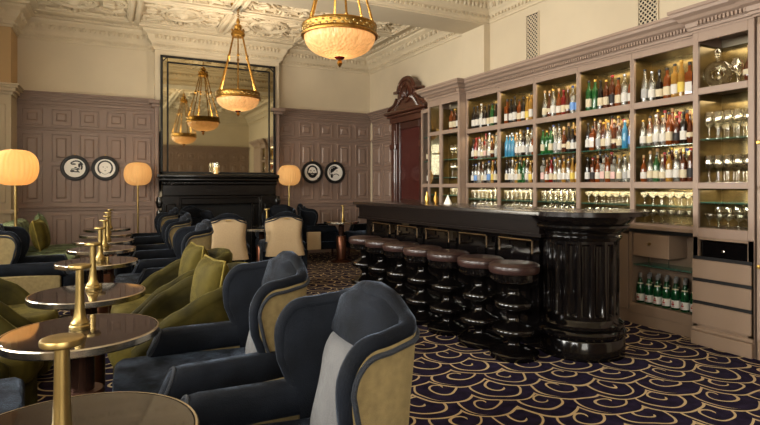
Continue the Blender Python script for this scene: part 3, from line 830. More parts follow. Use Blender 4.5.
m = MB(); m.box(0, D, b - .03, b, .1, .86); m.box(0, D, a, a + .012, .1, .86); m.box(0, D, a + .012, b - .03, .16, .198); m.box(D - .015, D, a, b, .198, .86)
m.box(-.008, .03, a, b, .10, .198, .004); m.build('frame', M['unitlow'], t)
m = MB(); m.box(-.004, .02, a, b, 0, .10); m.build('plinth', M['unitlow'], t)
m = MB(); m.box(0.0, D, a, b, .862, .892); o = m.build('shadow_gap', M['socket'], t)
m = MB(); m.box(0, D - .02, -.06, .30, .64, .855, .004); d_ = m.build('drawer', M['unitlow'], t)
m = MB(); m.lathe([(0, 0), (.007, 0), (.007, .014), (.014, .02), (.01, .028), (0, .03)], n=12, M=Matrix.Translation((0, .12, .765)) @ Matrix.Rotation(-PI / 2, 4, 'Y'))
m.build('knob', M['brass'], d_)
m = MB(); m.box(.02, D - .02, a + .013, b - .031, .552, .560); m.build('glass_shelf', M['shelfglass'], t)
m = MB(); m.tube([(.06, .18, .56), (.06, .18, .64)], .005); m.tube([(.06, -.02, .56), (.06, -.02, .64)], .005); m.build('bracket', M['chrome'], t)

# ------------------------------------------------------------------ bottles
def bottle_proto(shape, glassm, cap, lab, h=.30, r=.037):
    P = {
        'std': [(0, 0), (.9, 0), (1, .03), (1, .60), (.92, .68), (.55, .75), (.40, .80), (.38, .93), (.42, .935), (.42, .965), (.36, .97)],
        'squat': [(0, 0), (.95, 0), (1.15, .04), (1.15, .46), (1.0, .58), (.5, .68), (.42, .74), (.40, .90), (.44, .91), (.44, .95), (.38, .96)],
        'slim': [(0, 0), (.8, 0), (.86, .03), (.84, .52), (.72, .64), (.45, .76), (.34, .84), (.33, .95), (.36, .955), (.36, .975), (.3, .98)],
        'square': [(0, 0), (1.0, 0), (1.08, .02), (1.08, .62), (1.0, .68), (.45, .72), (.40, .76), (.40, .90), (.44, .905), (.44, .93), (.38, .94)],
        'round': [(0, 0), (.8, 0), (1.1, .10), (1.22, .25), (1.1, .42), (.7, .58), (.45, .66), (.40, .72), (.40, .9), (.44, .91), (.44, .94), (.38, .95)],
    }[shape]
    nn = 4 if shape == 'square' else 12
    Mx = Matrix.Rotation(PI / 4, 4, 'Z') if nn == 4 else None
    k = 1.2 if nn == 4 else 1.0
    m = MB(); m.lathe([(a * r * k, b * h) for a, b in P] + [(0, P[-1][1] * h)], n=nn, M=Mx)
    o = m.build('bottle', BG[glassm])
    rc = P[-1][0] * r + .003
    m = MB(); m.lathe([(rc, P[-4][1] * h - .0), (rc + .001, P[-4][1] * h + .002), (rc + .001, h), (0, h + .001)], n=10); m.build('cap', CAPS[cap], o)
    if lab:
        rl = max(a for a, b in P) * r + .0012
        z0, z1 = (.12 * h, .36 * h) if shape in ('squat', 'round') else (.13 * h, .40 * h)
        m = MB()
        if nn == 4:
            q = rl * k * .7071 + .001
            m.box(-q - .001, q + .001, -q * .86, q * .86, z0, z1)
        else:
            if shape == 'round': z0, z1 = .2 * h, .34 * h
            m.lathe([(rl - .001, z0), (rl, z0), (rl, z1), (rl - .001, z1)], n=16)
        m.build('paper_label', LABS[lab], o)
    return o
PROT = []
for spec in (('std', 'amber', 'black', 'cream', 'amber bottle, cream label'), ('std', 'dark', 'black', 'white', 'dark bottle, white label'),
             ('std', 'brown', 'gold', 'cream', 'brown bottle, gold cap'), ('squat', 'amber', 'cork', 'white', 'squat amber corked bottle'),
             ('std', 'clear', 'silver', 'white', 'clear silver capped bottle'), ('slim', 'clear', 'black', 'grey', 'slim clear bottle, grey label'),
             ('std', 'green', 'black', 'cream', 'green bottle, cream label'), ('square', 'amber', 'black', 'white', 'square amber bottle'),
             ('squat', 'clear', 'cork', 'cream', 'squat clear corked bottle'), ('std', 'blue', 'silver', None, 'pale blue unlabelled bottle'),
             ('slim', 'gold', 'gold', 'yellow', 'slim golden bottle'), ('std', 'red', 'red', 'cream', 'dark red bottle'),
             ('round', 'brown', 'cork', 'cream', 'round bellied brown bottle'), ('square', 'clear', 'black', 'pink', 'square clear bottle, pink label'),
             ('std', 'gold', 'black', 'white', 'golden bottle, white label'), ('slim', 'dark', 'black', 'cream', 'slim dark bottle'),
             ('std', 'clear', 'blue', 'blue', 'clear bottle, blue label'), ('std', 'brown', 'red', 'black', 'brown bottle, red cap'),
             ('std', 'clear', 'gold', 'white', 'clear gold capped bottle'), ('squat', 'dark', 'black', 'cream', 'squat black bottle'),
             ('std', 'green', 'gold', None, 'bare green bottle, gold cap')):
    PROT.append((bottle_proto(*spec[:4]), spec[4]))
used_p = set(); mix = random.Random(5)
def put_bottle(k, loc, place, group, sc=1.0, sx=1.0, pitch=None):
    o, desc = PROT[k]
    lab = desc + ', ' + place
    loc = (loc[0], loc[1], loc[2] + .0015)
    if k not in used_p:
        used_p.add(k); b = o
    else:
        b = dup(o)
    b.location = loc; b.rotation_euler = (0, 0, random.uniform(-.4, .4) if PROT[k][0].data.name.startswith('x') else random.uniform(-.25, .25))
    rm = max(abs(v.co.x) for v in b.data.vertices) * (1.0 if 'square' not in desc else 1.12)
    if pitch: sx = min(sx, pitch * .455 / rm)
    b.scale = (sx, sx, sc)
    tag(b, lab, 'bottle', group)
# per-bay palettes from left to right (photo)
TOPROW = {4: [1, 1, 4, 1, 15, 6, 1, 0], 3: [7, 1, 1, 0, 1, 10, 14, 17], 2: [8, 5, 18, 4, 11, 4, 16, 16], 1: [6, 20, 15, 2, 17, 5, 4, 3], 0: [5, 4, 19, 0, 14, 10, 7, 2]}
MIDUP = {4: [1, 11, 4, 8, 13, 4, 18, 5, 8], 3: [9, 9, 9, 4, 18, 4, 5, 4, 18], 2: [6, 20, 6, 5, 4, 18, 15, 1, 1], 1: [1, 4, 5, 4, 18, 5, 8, 9, 16], 0: [18, 8, 4, 18, 0, 17, 1, 12, 11]}
MIDLO = {4: [1, 16, 5, 8, 4, 16, 10, 15, 1], 3: [15, 1, 4, 5, 6, 20, 4, 10, 4], 2: [13, 3, 11, 8, 4, 14, 18, 10, 14], 1: [1, 17, 4, 13, 0, 13, 8, 5, 18], 0: [3, 8, 6, 8, 14, 4, 2, 17, 16]}
BACKS = [0, 4, 18, 2, 14, 5, 17, 8, 12, 3, 1, 10, 11, 16]
for i in range(5):
    y0, y1 = BAYY[i], BAYY[i + 1]
    def row(lst, z, x, shelf, sc0, rowname, cnt):
        n = len(lst); pitch = (y1 - y0 - .075) / n
        for q, k in enumerate(lst):
            if k in (4, 5, 18) and mix.random() < .42: k = mix.choice([0, 2, 3, 12, 14, 1, 15, 7])
            yy = y1 - .0375 - (q + .5) * pitch + random.uniform(-.0015, .0015)
            place = '%s from door in %s bay, %s' % (ORD[q], BAYN[i], shelf)
            put_bottle(k, (x + random.uniform(-.008, .008), yy, z), place, 'bottles behind the bar', sc0 * random.uniform(.86, 1.02), 1.0 if n == 8 and 'top' in shelf else .86, pitch)
    row(TOPROW[i], Z_TOP0, XM + .09, 'top shelf', 1.08, 'row', 8)
    row(MIDUP[i], Z_MID, XM + .075, 'upper glass shelf front', .96, 'front row', 8)
    row(MIDLO[i], Z_R2[1], XM + .075, 'lower bottle shelf front', .96, 'front row', 8)
    row([BACKS[(i * 5 + q * 3) % 14] for q in range(8)], Z_MID, XM + .17, 'upper glass shelf back', 1.14, 'back row', 7)
    row([BACKS[(i * 3 + q * 5 + 2) % 14] for q in range(8)], Z_R2[1], XM + .17, 'lower bottle shelf back', 1.04, 'back row', 7)
for q, k in enumerate((0, 2, 1, 0)):
    put_bottle(k, (XT + .11, 6.365 - q * .083, 2.10), '%s from door on top shelf of the projecting cabinet' % ORD[q], 'bottles behind the bar', 1.0)
for q, k in enumerate((1, 6, 15)):
    put_bottle(k, (XM + .10, 7.13 - q * .085, 1.33), '%s from door, low in the narrow cabinet' % ORD[q], 'bottles behind the bar', 1.05)
for q, k in enumerate((19, 5, 1)):
    put_bottle(k, (XM + .10, 7.13 - q * .085, 1.68), '%s from door, glass shelf of the narrow cabinet' % ORD[q], 'bottles behind the bar', 1.05)
# green water bottles in the cubby
pr = None
for row_ in range(2):
    for q in range(7):
        loc = (XM + (.06 if row_ == 0 else .16), 3.345 - q * .087 - row_ * .03, .1995)
        lab = 'green water bottle, white and red label, %s from the fluted pedestal, %s row of cubby' % (ORD[q], 'front' if row_ == 0 else 'back')
        if pr is None:
            r, h = .036, .275
            m = MB(); m.lathe([(0, 0), (r * .9, 0), (r, .01), (r, .13), (r * .9, .16), (r * .45, .205), (r * .36, .22), (r * .36, .25), (0, .25)], n=14)
            pr = m.build('water_bottle', glass('water_bottle_green', rgb(18, 70, 38), .8))
            m = MB(); m.lathe([(r * .42, .235), (r * .44, .25), (r * .42, h), (0, h)], n=10); m.build('cap', CAPS['silver'], pr)
            m = MB(); m.lathe([(r - .001, .02), (r + .0012, .02), (r + .0012, .085), (r - .001, .085)], n=18); pl_ = m.build('paper_label', LABS['white'], pr)
            m = MB(); m.box(-r - .0028, -r + .004, -.011, .011, .042, .058); m.box(-r - .0026, -r + .006, -.016, .016, .027, .031); m.box(-r - .0026, -r + .004, -.006, .006, .064, .074); m.build('red_mark', CAPS['red'], pl_)
            m = MB(); m.lathe([(r * .80, .165), (r * .82, .167), (r * .66, .185), (r * .62, .187)], n=14); m.build('neck_label', LABS['cream'], pr)
            o = pr
        else: o = dup(pr)
        o.location = loc
        tag(o, lab, 'bottle', 'green water bottles in the cubby')

# ------------------------------------------------------------------ glasses
def glass_proto(name, prof, n=12):
    m = MB(); m.lathe(prof, n=n); return m.build(name, M['stemware'])
def shell(outer, th=.0015):
    return outer + [(max(0.0005, r - th), z + (th if k == 0 else 0)) for k, (r, z) in reversed(list(enumerate(outer)))]
WINE = [(0, 0), (.033, 0), (.033, .003), (.006, .008), (.004, .02), (.004, .085), (.012, .093), (.032, .115), (.037, .14), (.034, .175), (.029, .205), (.0275, .205), (.0325, .175), (.0355, .14), (.03, .117), (.0, .096)]
COUPE = [(0, 0), (.03, 0), (.03, .003), (.005, .008), (.004, .02), (.004, .07), (.02, .08), (.04, .10), (.044, .13), (.0425, .13), (.038, .102), (0, .084)]
TUMB = [(0, 0), (.03, 0), (.032, .004), (.036, .10), (.0345, .10), (.030, .012), (0, .012)]
HIGH = [(0, 0), (.027, 0), (.028, .004), (.031, .14), (.0295, .14), (.026, .01), (0, .01)]
GP = {'wine': glass_proto('wine_glass', WINE), 'coupe': glass_proto('coupe_glass', COUPE), 'tumbler': glass_proto('tumbler_glass', TUMB), 'high': glass_proto('highball_glass', HIGH)}
gu = set()
def put_glass(kind, loc, label, group, sc=1.0):
    if kind not in gu: gu.add(kind); o = GP[kind]
    else: o = dup(GP[kind])
    o.location = (loc[0], loc[1], loc[2] + .0015); o.scale = (sc, sc, sc)
    tag(o, label, 'glass', group)
NM = {'wine': 'clear wine glass', 'coupe': 'clear stemmed coupe glass', 'tumbler': 'short clear tumbler', 'high': 'tall clear highball glass'}
def glass_row(kind, x, ya, yb, n, z, where, sc=1.0):
    p = (yb - ya) / n
    for q in range(n):
        put_glass(kind, (x, yb - (q + .5) * p, z), '%s, %s from door, %s' % (NM[kind], ORD[q], where), 'clean glasses on the bar shelves', sc)
for (z, kind, sh) in ((1.325, 'wine', 'lower'), (1.68, 'wine', 'upper')):
    glass_row(kind, XT + .09, 2.305, 2.69, 5, z, '%s stemware shelf front of tall cabinet' % sh, 1.08)
    glass_row(kind, XT + .20, 2.305, 2.69, 5, z, '%s stemware shelf middle of tall cabinet' % sh, 1.08)
    glass_row(kind, XT + .30, 2.305, 2.69, 5, z, '%s stemware shelf back of tall cabinet' % sh, 1.08)
glass_row('coupe', XT + .09, 2.305, 2.69, 5, .955, 'lowest compartment front of tall cabinet', .86)
glass_row('wine', XT + .22, 2.305, 2.69, 5, .955, 'lowest compartment back of tall cabinet', .95)
for i in range(5):
    for (z, sh) in ((Z_LOW, 'glass shelf'), (.9515, 'counter level')):
        kind = ('coupe' if i < 2 else 'tumbler') if z > 1 else ('coupe' if i < 1 else 'tumbler')
        glass_row(kind, XM + .08, BAYY[i] + .035, BAYY[i + 1] - .035, 7, z, '%s front of %s bay' % (sh, BAYN[i]), 0.93 if kind == 'coupe' else 1.15)
        glass_row('coupe' if i < 2 else 'high', XM + .18, BAYY[i] + .05, BAYY[i + 1] - .05, 6, z, '%s back of %s bay' % (sh, BAYN[i]), .98)
for (z, sh) in ((1.325, 'lowest'), (1.42, 'second'), (1.68, 'third')):
    if sh != 'lowest': glass_row('wine' if sh == 'third' else 'wine', XT + .12, 6.05, 6.40, 4, z, '%s shelf of projecting cabinet' % sh, 1.0)
glass_row('tumbler', XT + .12, 6.05, 6.40, 4, 1.165, 'low compartment of projecting cabinet', 1.0)

# decanter and boxed bottle at the top of the tall cabinet
t = thing('ring_decanter', 'clear ring shaped glass decanter on top shelf of the tall stemware cabinet', 'decanter', (XT + .12, 2.60, 2.1015))
m = MB()
N1, N2 = 28, 10
F = Matrix.Rotation(.35, 3, 'Z')
m.grid(lambda u, v: F @ Vector(((.035 * math.sin(2 * PI * v)), (.075 + .034 * math.cos(2 * PI * v)) * math.cos(2 * PI * u), .112 + (.075 + .034 * math.cos(2 * PI * v)) * math.sin(2 * PI * u))), N1, N2, closed=True)
m.lathe([(.045, 0), (.045, .006), (.02, .014)], n=14); m.lathe([(.016, .21), (.014, .25), (.022, .262), (.02, .264)], n=12)
m.build('body', M['clear'], t)
m = MB(); m.lathe([(0, .262), (.012, .262), (.024, .285), (.012, .31), (0, .315)], n=12); m.build('stopper', M['clear'], t)
for q, (yy, x) in enumerate(((2.44, .10), (2.48, .20), (2.655, .23))):
    put_glass('wine', (XT + x, yy, 2.10), 'clear wine glass %s on top shelf of the tall cabinet' % ('between ring decanter and bottle', 'before the orange box', 'in the rear corner')[q], 'clean glasses on the bar shelves', .98)
put_bottle(12, (XT + .10, 2.345, 2.10), 'beside the wine glass on the tall cabinet top shelf', 'bottles behind the bar', .95)
o = MB().box(-.045, .045, -.04, .04, 0, .24, .004).build('gift_box', mat('orange_leather_box', rgb(150, 78, 48), .6)); o.location = (XT + .27, 2.38, 2.1015)
tag(o, 'upright orange brown box at the rear of the tall cabinet top shelf', 'box')

# ------------------------------------------------------------------ wall grilles
for k, (yc, lab) in enumerate(((5.05, 'pierced plaster grille high on the wall near the ceiling pier'), (3.45, 'pierced plaster grille high on the wall above the fourth and fifth bottle bays'))):
    t = thing('wall_grille', lab, 'vent', (XR, yc, 2.82), 0, 'pierced wall grilles')
    m = MB(); m.box(-.006, 0, -.105, .105, 0, .64); m.build('backing', M['socket'], t)
    m = MB()
    for s in (-1, 1): m.box(-.02, 0, s * .108 - .006, s * .108 + .006, 0, .64)
    m.box(-.02, 0, -.11, .11, .63, .645); m.box(-.02, 0, -.11, .11, -.005, .01)
    nx, nz = 4, 12
    for a in range(nx + 1):
        for b in range(nz + 1):
            y = -.1 + a * .05; z = .02 + b * .05
            if a < nx and b < nz:
                for s in (1, -1):
                    pts = [(-.012, y + .025 + s * (-.025 + .05 * q / 4), z + .05 * q / 4) for q in range(5)]
                    m.tube(pts, .0065, 4, cap=False)
            if a < nx and b < nz: m.blob((-.012, y + .025, z + .025), (.006, .013, .013), 1)
    m.build('lattice', M['cream'], t)

# ------------------------------------------------------------------ the bar
TILT = math.radians(4.9)
P0 = Vector((2.95, 3.08)); dv = Vector((-math.sin(TILT), math.cos(TILT))); nv = Vector((math.cos(TILT), math.sin(TILT)))   # along, inward
def bp(s, q): p = P0 + dv * s + nv * q; return (p.x, p.y)
LB = 2.95
t = thing('bar_counter', 'long dark wooden bar counter with panelled front', 'bar counter', (0, 0, 0))
m = MB(); m.prism([bp(.0, 0), bp(.0, .72), bp(LB, .72), bp(LB, 0)], 1.065, 1.10, .008); m.build('counter_top', M['bartop'], t)
m = MB(); m.prism([bp(.02, .03), bp(.02, .69), bp(LB - .03, .69), bp(LB - .03, .03)], 1.03, 1.065); m.prism([bp(.05, .06), bp(.05, .66), bp(LB - .05, .66), bp(LB - .05, .06)], .92, 1.03)
m.prism([bp(.02, .045), bp(.02, .67), bp(LB - .04, .67), bp(LB - .04, .045)], .895, .92)
m.build('frieze', M['blackwood'], t)
m = MB(); m.prism([bp(.12, .14), bp(.12, .62), bp(LB - .1, .62), bp(LB - .1, .14)], .0, .895)
m.prism([bp(.1, .115), bp(.1, .62), bp(LB - .08, .62), bp(LB - .08, .115)], .0, .16)
m.build('body', M['black'], t)
m = MB()
for k in range(5):
    s0 = .2 + k * .53
    for (a, b, c0, c1) in ((s0, s0 + .44, .24, .29), (s0, s0 + .44, .80, .85), (s0, s0 + .04, .24, .85), (s0 + .40, s0 + .44, .24, .85)):
        m.prism([bp(a, .122), bp(a, .15), bp(b, .15), bp(b, .122)], c0, c1)
m.build('front_moulding', M['black'], t)
# brass purse rails
for k in range(5):
    s0 = .12 + k * .52
    m = MB(); a = bp(s0, .06); b = bp(s0 + .36, .06); a2 = bp(s0, .145); b2 = bp(s0 + .36, .145)
    for (p, p2) in ((a, a2), (b, b2)):
        m.tube([(p2[0], p2[1], .76), (p[0], p[1], .76), (p[0], p[1], .86)], .010, 8)
    m.tube([(a[0], a[1], .86), (b[0], b[1], .86)], .013, 8); m.build('purse_rail', M['darknickel'], t)
# fluted drum end
CX, CY, RD = 3.33, 3.02, .285
bar_t = t
def flute(a, z):
    if z < .32 or z > .86: return 1
    q = (a * 18 / (2 * PI)) % 1
    return 1 - .085 * max(0, math.sin(PI * min(max((q - .14) / .72, 0), 1))) ** .6
prof = [(RD, .29), (RD, .319), (RD, .335), (RD, .5), (RD, .7), (RD, .845), (RD, .861), (RD, .90)]
m = MB(); m.lathe(prof, n=252, flute=flute); ped = m.build('fluted_pedestal', M['black'], bar_t, loc=(CX, CY, 0)); ped['label'] = 'round fluted black end column'
m = MB(); m.lathe([(0, 0), (.325, 0), (.325, .135), (.318, .145), (.32, .15), (.335, .17), (.335, .19), (.318, .21), (.305, .215), (.318, .23), (.318, .25), (.3, .265), (.29, .28), (.285, .29), (0, .29)], n=48); m.build('base', M['black'], ped)
m = MB(); m.lathe([(.285, .88), (.30, .895), (.305, .91), (.295, .925), (.30, .94), (.345, .965), (.36, .985), (.36, 1.0), (.35, 1.005), (.375, 1.03), (.395, 1.055), (.40, 1.07), (0, 1.07)], n=48); m.build('capital', M['black'], ped)
# oval top
Mo = Matrix.Rotation(math.radians(0), 4, 'Z')
poly = [(-.385, .05)]
for k in range(0, 33):
    a = PI + PI * k / 32
    poly.append((.075 + .465 * math.cos(a), .0 + .43 * math.sin(a)))
poly += [(.54, .05)]
m = MB(); m.prism(poly, 1.07, 1.105, .008); m.build('round_top', M['bartop'], bar_t, loc=(CX, CY, 0))
# ------------------------------------------------------------------ bar stools
def make_stool():
    t = thing('bar_stool', '', 'stool', (0, 0, 0), 0, 'turned black bar stools')
    pr = [(0, 0), (.18, 0), (.187, .012), (.187, .04), (.175, .05), (.10, .065), (.055, .085), (.045, .11), (.055, .135), (.10, .165), (.155, .18), (.165, .19), (.165, .215), (.155, .225), (.10, .24), (.055, .27), (.042, .305), (.055, .335), (.10, .36), (.14, .375), (.15, .385), (.15, .415), (.14, .425), (.09, .44), (.055, .47), (.046, .50), (.06, .535), (.11, .56), (.15, .575), (0, .575)]
    m = MB(); m.lathe(pr, n=32); m.build('turned_column', M['black'], t, angle=50)
    m = MB(); m.lathe([(0, .575), (.16, .575), (.168, .585), (.168, .635), (0, .636)], n=32)
    for k in range(32):
        a = 2 * PI * k / 32; m.blob((.168 * math.cos(a), .168 * math.sin(a), .595), (.009, .009, .012), 1)
    m.build('apron', M['black'], t)
    m = MB(); m.lathe([(0, .637), (.17, .637), (.183, .642), (.189, .655), (.19, .68), (.185, .70), (.17, .712), (.12, .717), (0, .72)], n=36); s = m.build('seat', M['leather'], t)
    m = MB(); m.tube([(.186 * math.cos(a), .186 * math.sin(a), .698) for a in [2 * PI * k / 36 for k in range(37)]], .004, 6); m.build('piping', M['leather'], s)
    return t
st = make_stool()
SN = ['beside the fluted pedestal', 'second from the fluted pedestal', 'third from the fluted pedestal', 'fourth and middle of the row of seven', 'fifth from the fluted pedestal', 'sixth from the fluted pedestal', 'at the fireplace end of the row']
SP = [(2.755, 3.14), (2.735, 3.525), (2.71, 3.96), (2.69, 4.36), (2.67, 4.745), (2.65, 5.135), (2.63, 5.52)]
for k in range(7):
    o = st if k == 0 else dup(st)
    o.location = (SP[k][0], SP[k][1], 0)
    o['label'] = 'turned black bar stool with brown leather seat, ' + SN[k]

# ------------------------------------------------------------------ wing chairs
HP = catmull([(-.385, 0.0), (-.385, .13), (-.38, .21), (-.352, .26), (-.285, .287), (-.21, .305), (-.13, .322)], 6)
def arcparam(P):
    L = [0]
    for a, b in zip(P, P[1:]): L.append(L[-1] + math.dist(a, b))
    return [l / L[-1] for l in L]
HL = arcparam(HP)
def at(P, L, u):
    s = 1 if u >= 0 else -1; u = min(abs(u), 1)
    for i in range(len(L) - 1):
        if u <= L[i + 1] + 1e-9:
            t = (u - L[i]) / (L[i + 1] - L[i] + 1e-9)
            x = P[i][0] + (P[i + 1][0] - P[i][0]) * t; y = P[i][1] + (P[i + 1][1] - P[i][1]) * t
            tx, ty = P[i + 1][0] - P[i][0], P[i + 1][1] - P[i][1]; l = math.hypot(tx, ty)
            nx, ny = ty / l, -tx / l
            return x, s * y, nx, s * ny
def chair(inner, outer, rollm, group, wf=1.0, pull=False, lit_back=None, panel=None, px1=.21):
    t = thing('wing_chair', '', 'armchair', (0, 0, 0), 0, group)
    def ZT(u):
        u = min(1.0, abs(u))
        if u <= .78: return interp([0, .16, .40, .58, .78], [.962, .957, .918, .898, .886], u)
        q = (u - .78) / .22
        return .70 + .186 * max(0.0, 1 - q ** 3.0) ** (1 / 2.4)
    SM = lambda a: math.sin(PI / 2 * (a * 2 - 1))
    def LX(z): return interp([.2, .5, .6, .70, .80], [.78, .83, .87, .96, 1.0], z)
    def WY(z): return (interp([.2, .4, .68, .92], [1.26, 1.2, .92, 1.0], z) if pull else interp([.16, .35, .6, .96], [1.04, .97, .95, 1.0], z)) * wf
    def bx(z): return interp([.16, .5, 1.0], [.06, .03, 0.0], z)
    def pt(u, z, w):
        x, y, nx, ny = at(HP, HL, u * LX(z))
        return Vector((x + nx * w + bx(z), y * WY(z) + ny * w, z))
    NU, NV = 56, 14
    zb = .44 if pull else .19
    m = MB(); m.grid(lambda a, b: pt(SM(a), zb + (ZT(SM(a)) - .02 - zb) * b, 0), NU, NV)
    ou = m.build('outer_shell', outer, t, 60)
    if pull:
        m = MB(); m.tube([(-.385, -.03, .895), (-.402, -.03, .90), (-.402, .03, .90), (-.385, .03, .895)], .005, 6); m.build('pull_handle', M['brass'], t)
    m = MB()
    def inn(a, b):
        u = SM(a)
        z = .36 + (ZT(u) - .015 - .36) * b
        puff = .05 + .03 * math.sin(PI * b) * (max(0, 1 - (abs(u) / .45) ** 2)) + .012 * math.sin(PI * b)
        return pt(u, z, puff)
    m.grid(inn, NU, NV); m.build('inside_back', inner, t, 60)
    m = MB()
    def backpad(z0, z1, fat, nz):
        m = MB()
        def f(a, b):
            s = a * 2 - 1; z = z0 + (z1 - z0) * b
            zt = ZT(abs(s) * .42)
            if z1 > .9: z = z0 + (min(z1, zt + .002) - z0) * b
            xs = interp([.46, .70, .93], [-.195, -.245, -.318], z)
            e = max(0, 1 - abs(s) ** 5) ** .5
            eb = max(0, 1 - abs(b * 2 - 1) ** 8) ** .5
            return Vector((xs - .055 + .055 * e * eb + .018 * math.cos(s * PI / 2) + .02, s * .222 * WY(z), z))
        m.grid(f, 24, nz)
        return m
    backpad(.44, .80, 1, 16).build('back_cushion', lit_back or inner, t, 60)  # where given, paler lower pad paints window light on navy velvet
    backpad(.79, .955, 1, 10).build('head_pad', inner, t, 60)
    pts = []; rr = []
    side = (.50, .55, .60, .65)
    for z in side: pts.append(pt(-1, z, .026)); rr.append(.027)
    for k in range(81):
        u = SM(k / 80); pts.append(pt(u, ZT(u) - .012, .026)); rr.append(.027 + .010 * max(0, 1 - abs(u) / .4))
    for z in side[::-1]: pts.append(pt(1, z, .026)); rr.append(.027)
    m = MB(); m.tube(pts, rr, 10); ro = m.build('edge_roll', rollm, t, 60)
    pts = []
    def ptb(u, z):
        p = pt(u, z, -.003); return p
    for z in side: pts.append(pt(-.985, z, -.003))
    for k in range(81):
        u = SM(k / 80) * .985; pts.append(pt(u, ZT(u) - .036, -.004))
    for z in side[::-1]: pts.append(pt(.985, z, -.003))
    m = MB(); m.tube(pts, .008, 6); m.build('braid', M['gimp'], ro)
    for s in (-1, 1):
        m = MB(); secs = []
        for (x, y, zc, hy, hz, sh) in ((-.30, .262, .545, .045, .06, 0), (-.18, .282, .545, .05, .062, 0), (-.05, .292, .543, .052, .062, 0), (.08, .298, .54, .053, .064, .1), (.18, .302, .538, .055, .066, .35), (.215, .302, .537, .053, .062, .45), (.232, .302, .535, .04, .05, .5), (.235, .302, .53, .0, .0, 0)):
            if hy == 0: secs.append([m.bm.verts.new((x, s * y * wf, zc))]); continue
            ring = []
            for k in range(14):
                a = 2 * PI * k / 14; c_, d_ = math.cos(a), math.sin(a); e = .6
                dz = hz * math.copysign(abs(d_) ** e, d_)
                ring.append(m.bm.verts.new((x - dz * sh, s * (y * wf + hy * math.copysign(abs(c_) ** e, c_)), zc + dz)))
            secs.append(ring)
        for A, B in zip(secs, secs[1:]):
            for k in range(14):
                if len(B) == 1: m.bm.faces.new((A[k], A[(k + 1) % 14], B[0]))
                else: m.bm.faces.new((A[k], A[(k + 1) % 14], B[(k + 1) % 14], B[k]))
        a_ = m.build('arm', inner, t, 60)
        m = MB(); m.tube([(.222 - .45 * .06 * math.sin(q), s * .302 * wf + .052 * math.cos(q), .538 + .062 * math.sin(q)) for q in [2 * PI * k / 20 for k in range(21)]], .007, 6)
        m.build('braid', M['gimp'], a_)
        y0, y1 = sorted((s * (.302 * wf - .03), s * (.302 * wf + .044)))
        m = MB(); m.box(-.30, px1, y0, y1, .19, .50, .01); m.build('arm_panel', panel or outer, t)
    W = .245 * wf; W2 = .335 * wf
    poly = [(-.32, -W), (.255, -W), (.265, -W2), (.40, -W2), (.425, -W2 + .04), (.435, 0), (.425, W2 - .04), (.40, W2), (.265, W2), (.255, W), (-.32, W)]
    poly = [(x - .03 if x > 0 else x, y) for x, y in poly]
    m = MB(); m.prism(poly, .315, .485)
    es = list({e for f in m.bm.faces for e in f.edges if abs(e.verts[0].co.z - e.verts[1].co.z) < .001})
    bmesh.ops.bevel(m.bm, geom=es, offset=.04, segments=4, affect='EDGES', profile=.5)
    m.build('seat_cushion', inner, t, 60)
    m = MB(); m.box(-.33, .345, -W2 + .02, W2 - .02, .19, .32, .01); m.build('seat_base', inner if pull else outer, t)
    for (x, y) in ((.30, .27), (.30, -.27), (-.28, .22), (-.28, -.22)):
        m = MB(); m.lathe([(0, 0), (.013, 0), (.024, .19), (0, .19)], (x, y * wf, 0), 10); m.build('leg', M['mahogdk'], t)
    return t
WG = 'navy velvet wing chairs'
ch = chair(M['navy'], M['goldvelvet'], M['navy'], WG, lit_back=M['silver'])
def placer(proto):
    state = [True]
    def f(x, y, rz, label):
        o = proto if state[0] else dup(proto)
        state[0] = False
        o.location = (x, y, 0); o.rotation_euler = (0, 0, rz); o['label'] = label
        return o
    return f
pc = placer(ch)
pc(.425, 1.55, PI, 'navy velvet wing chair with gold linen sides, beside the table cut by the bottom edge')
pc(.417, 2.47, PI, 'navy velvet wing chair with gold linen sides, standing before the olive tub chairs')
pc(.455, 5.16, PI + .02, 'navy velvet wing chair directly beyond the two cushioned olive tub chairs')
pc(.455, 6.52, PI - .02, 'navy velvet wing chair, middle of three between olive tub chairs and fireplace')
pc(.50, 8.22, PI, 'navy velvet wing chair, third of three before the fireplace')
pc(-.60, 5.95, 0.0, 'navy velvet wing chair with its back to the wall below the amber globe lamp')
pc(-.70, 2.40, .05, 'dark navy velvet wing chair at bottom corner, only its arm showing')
ch2 = chair(M['navy'], M['linen'], M['navy'], WG, wf=.76, pull=True, panel=M['navy'])
pc2 = placer(ch2)
pc2(1.25, 6.55, math.radians(84), 'wing chair turned away, oatmeal linen back with small brass pull, beside distant navy chairs')
pc2(1.98, 6.62, math.radians(80), 'wing chair turned away, oatmeal linen back with small brass pull, towards the bar stools')
ch3 = chair(M['navy'], M['navy'], M['navy'], WG, wf=.88, panel=M['linen'], px1=-.06)
pc3 = placer(ch3)
pc3(1.36, 8.50, math.radians(-50), 'dark navy chair across the fireplace table peeking over the first oatmeal back')
pc3(2.46, 8.48, math.radians(-115), 'dark navy chair across the fireplace table peeking over the second oatmeal back')
pc3(3.36, 8.93, math.radians(-6), 'dark navy chair with pale lower side, facing the bar end table')
pc3(4.17, 8.55, math.radians(188), 'dark navy chair behind the small table at the bar end')

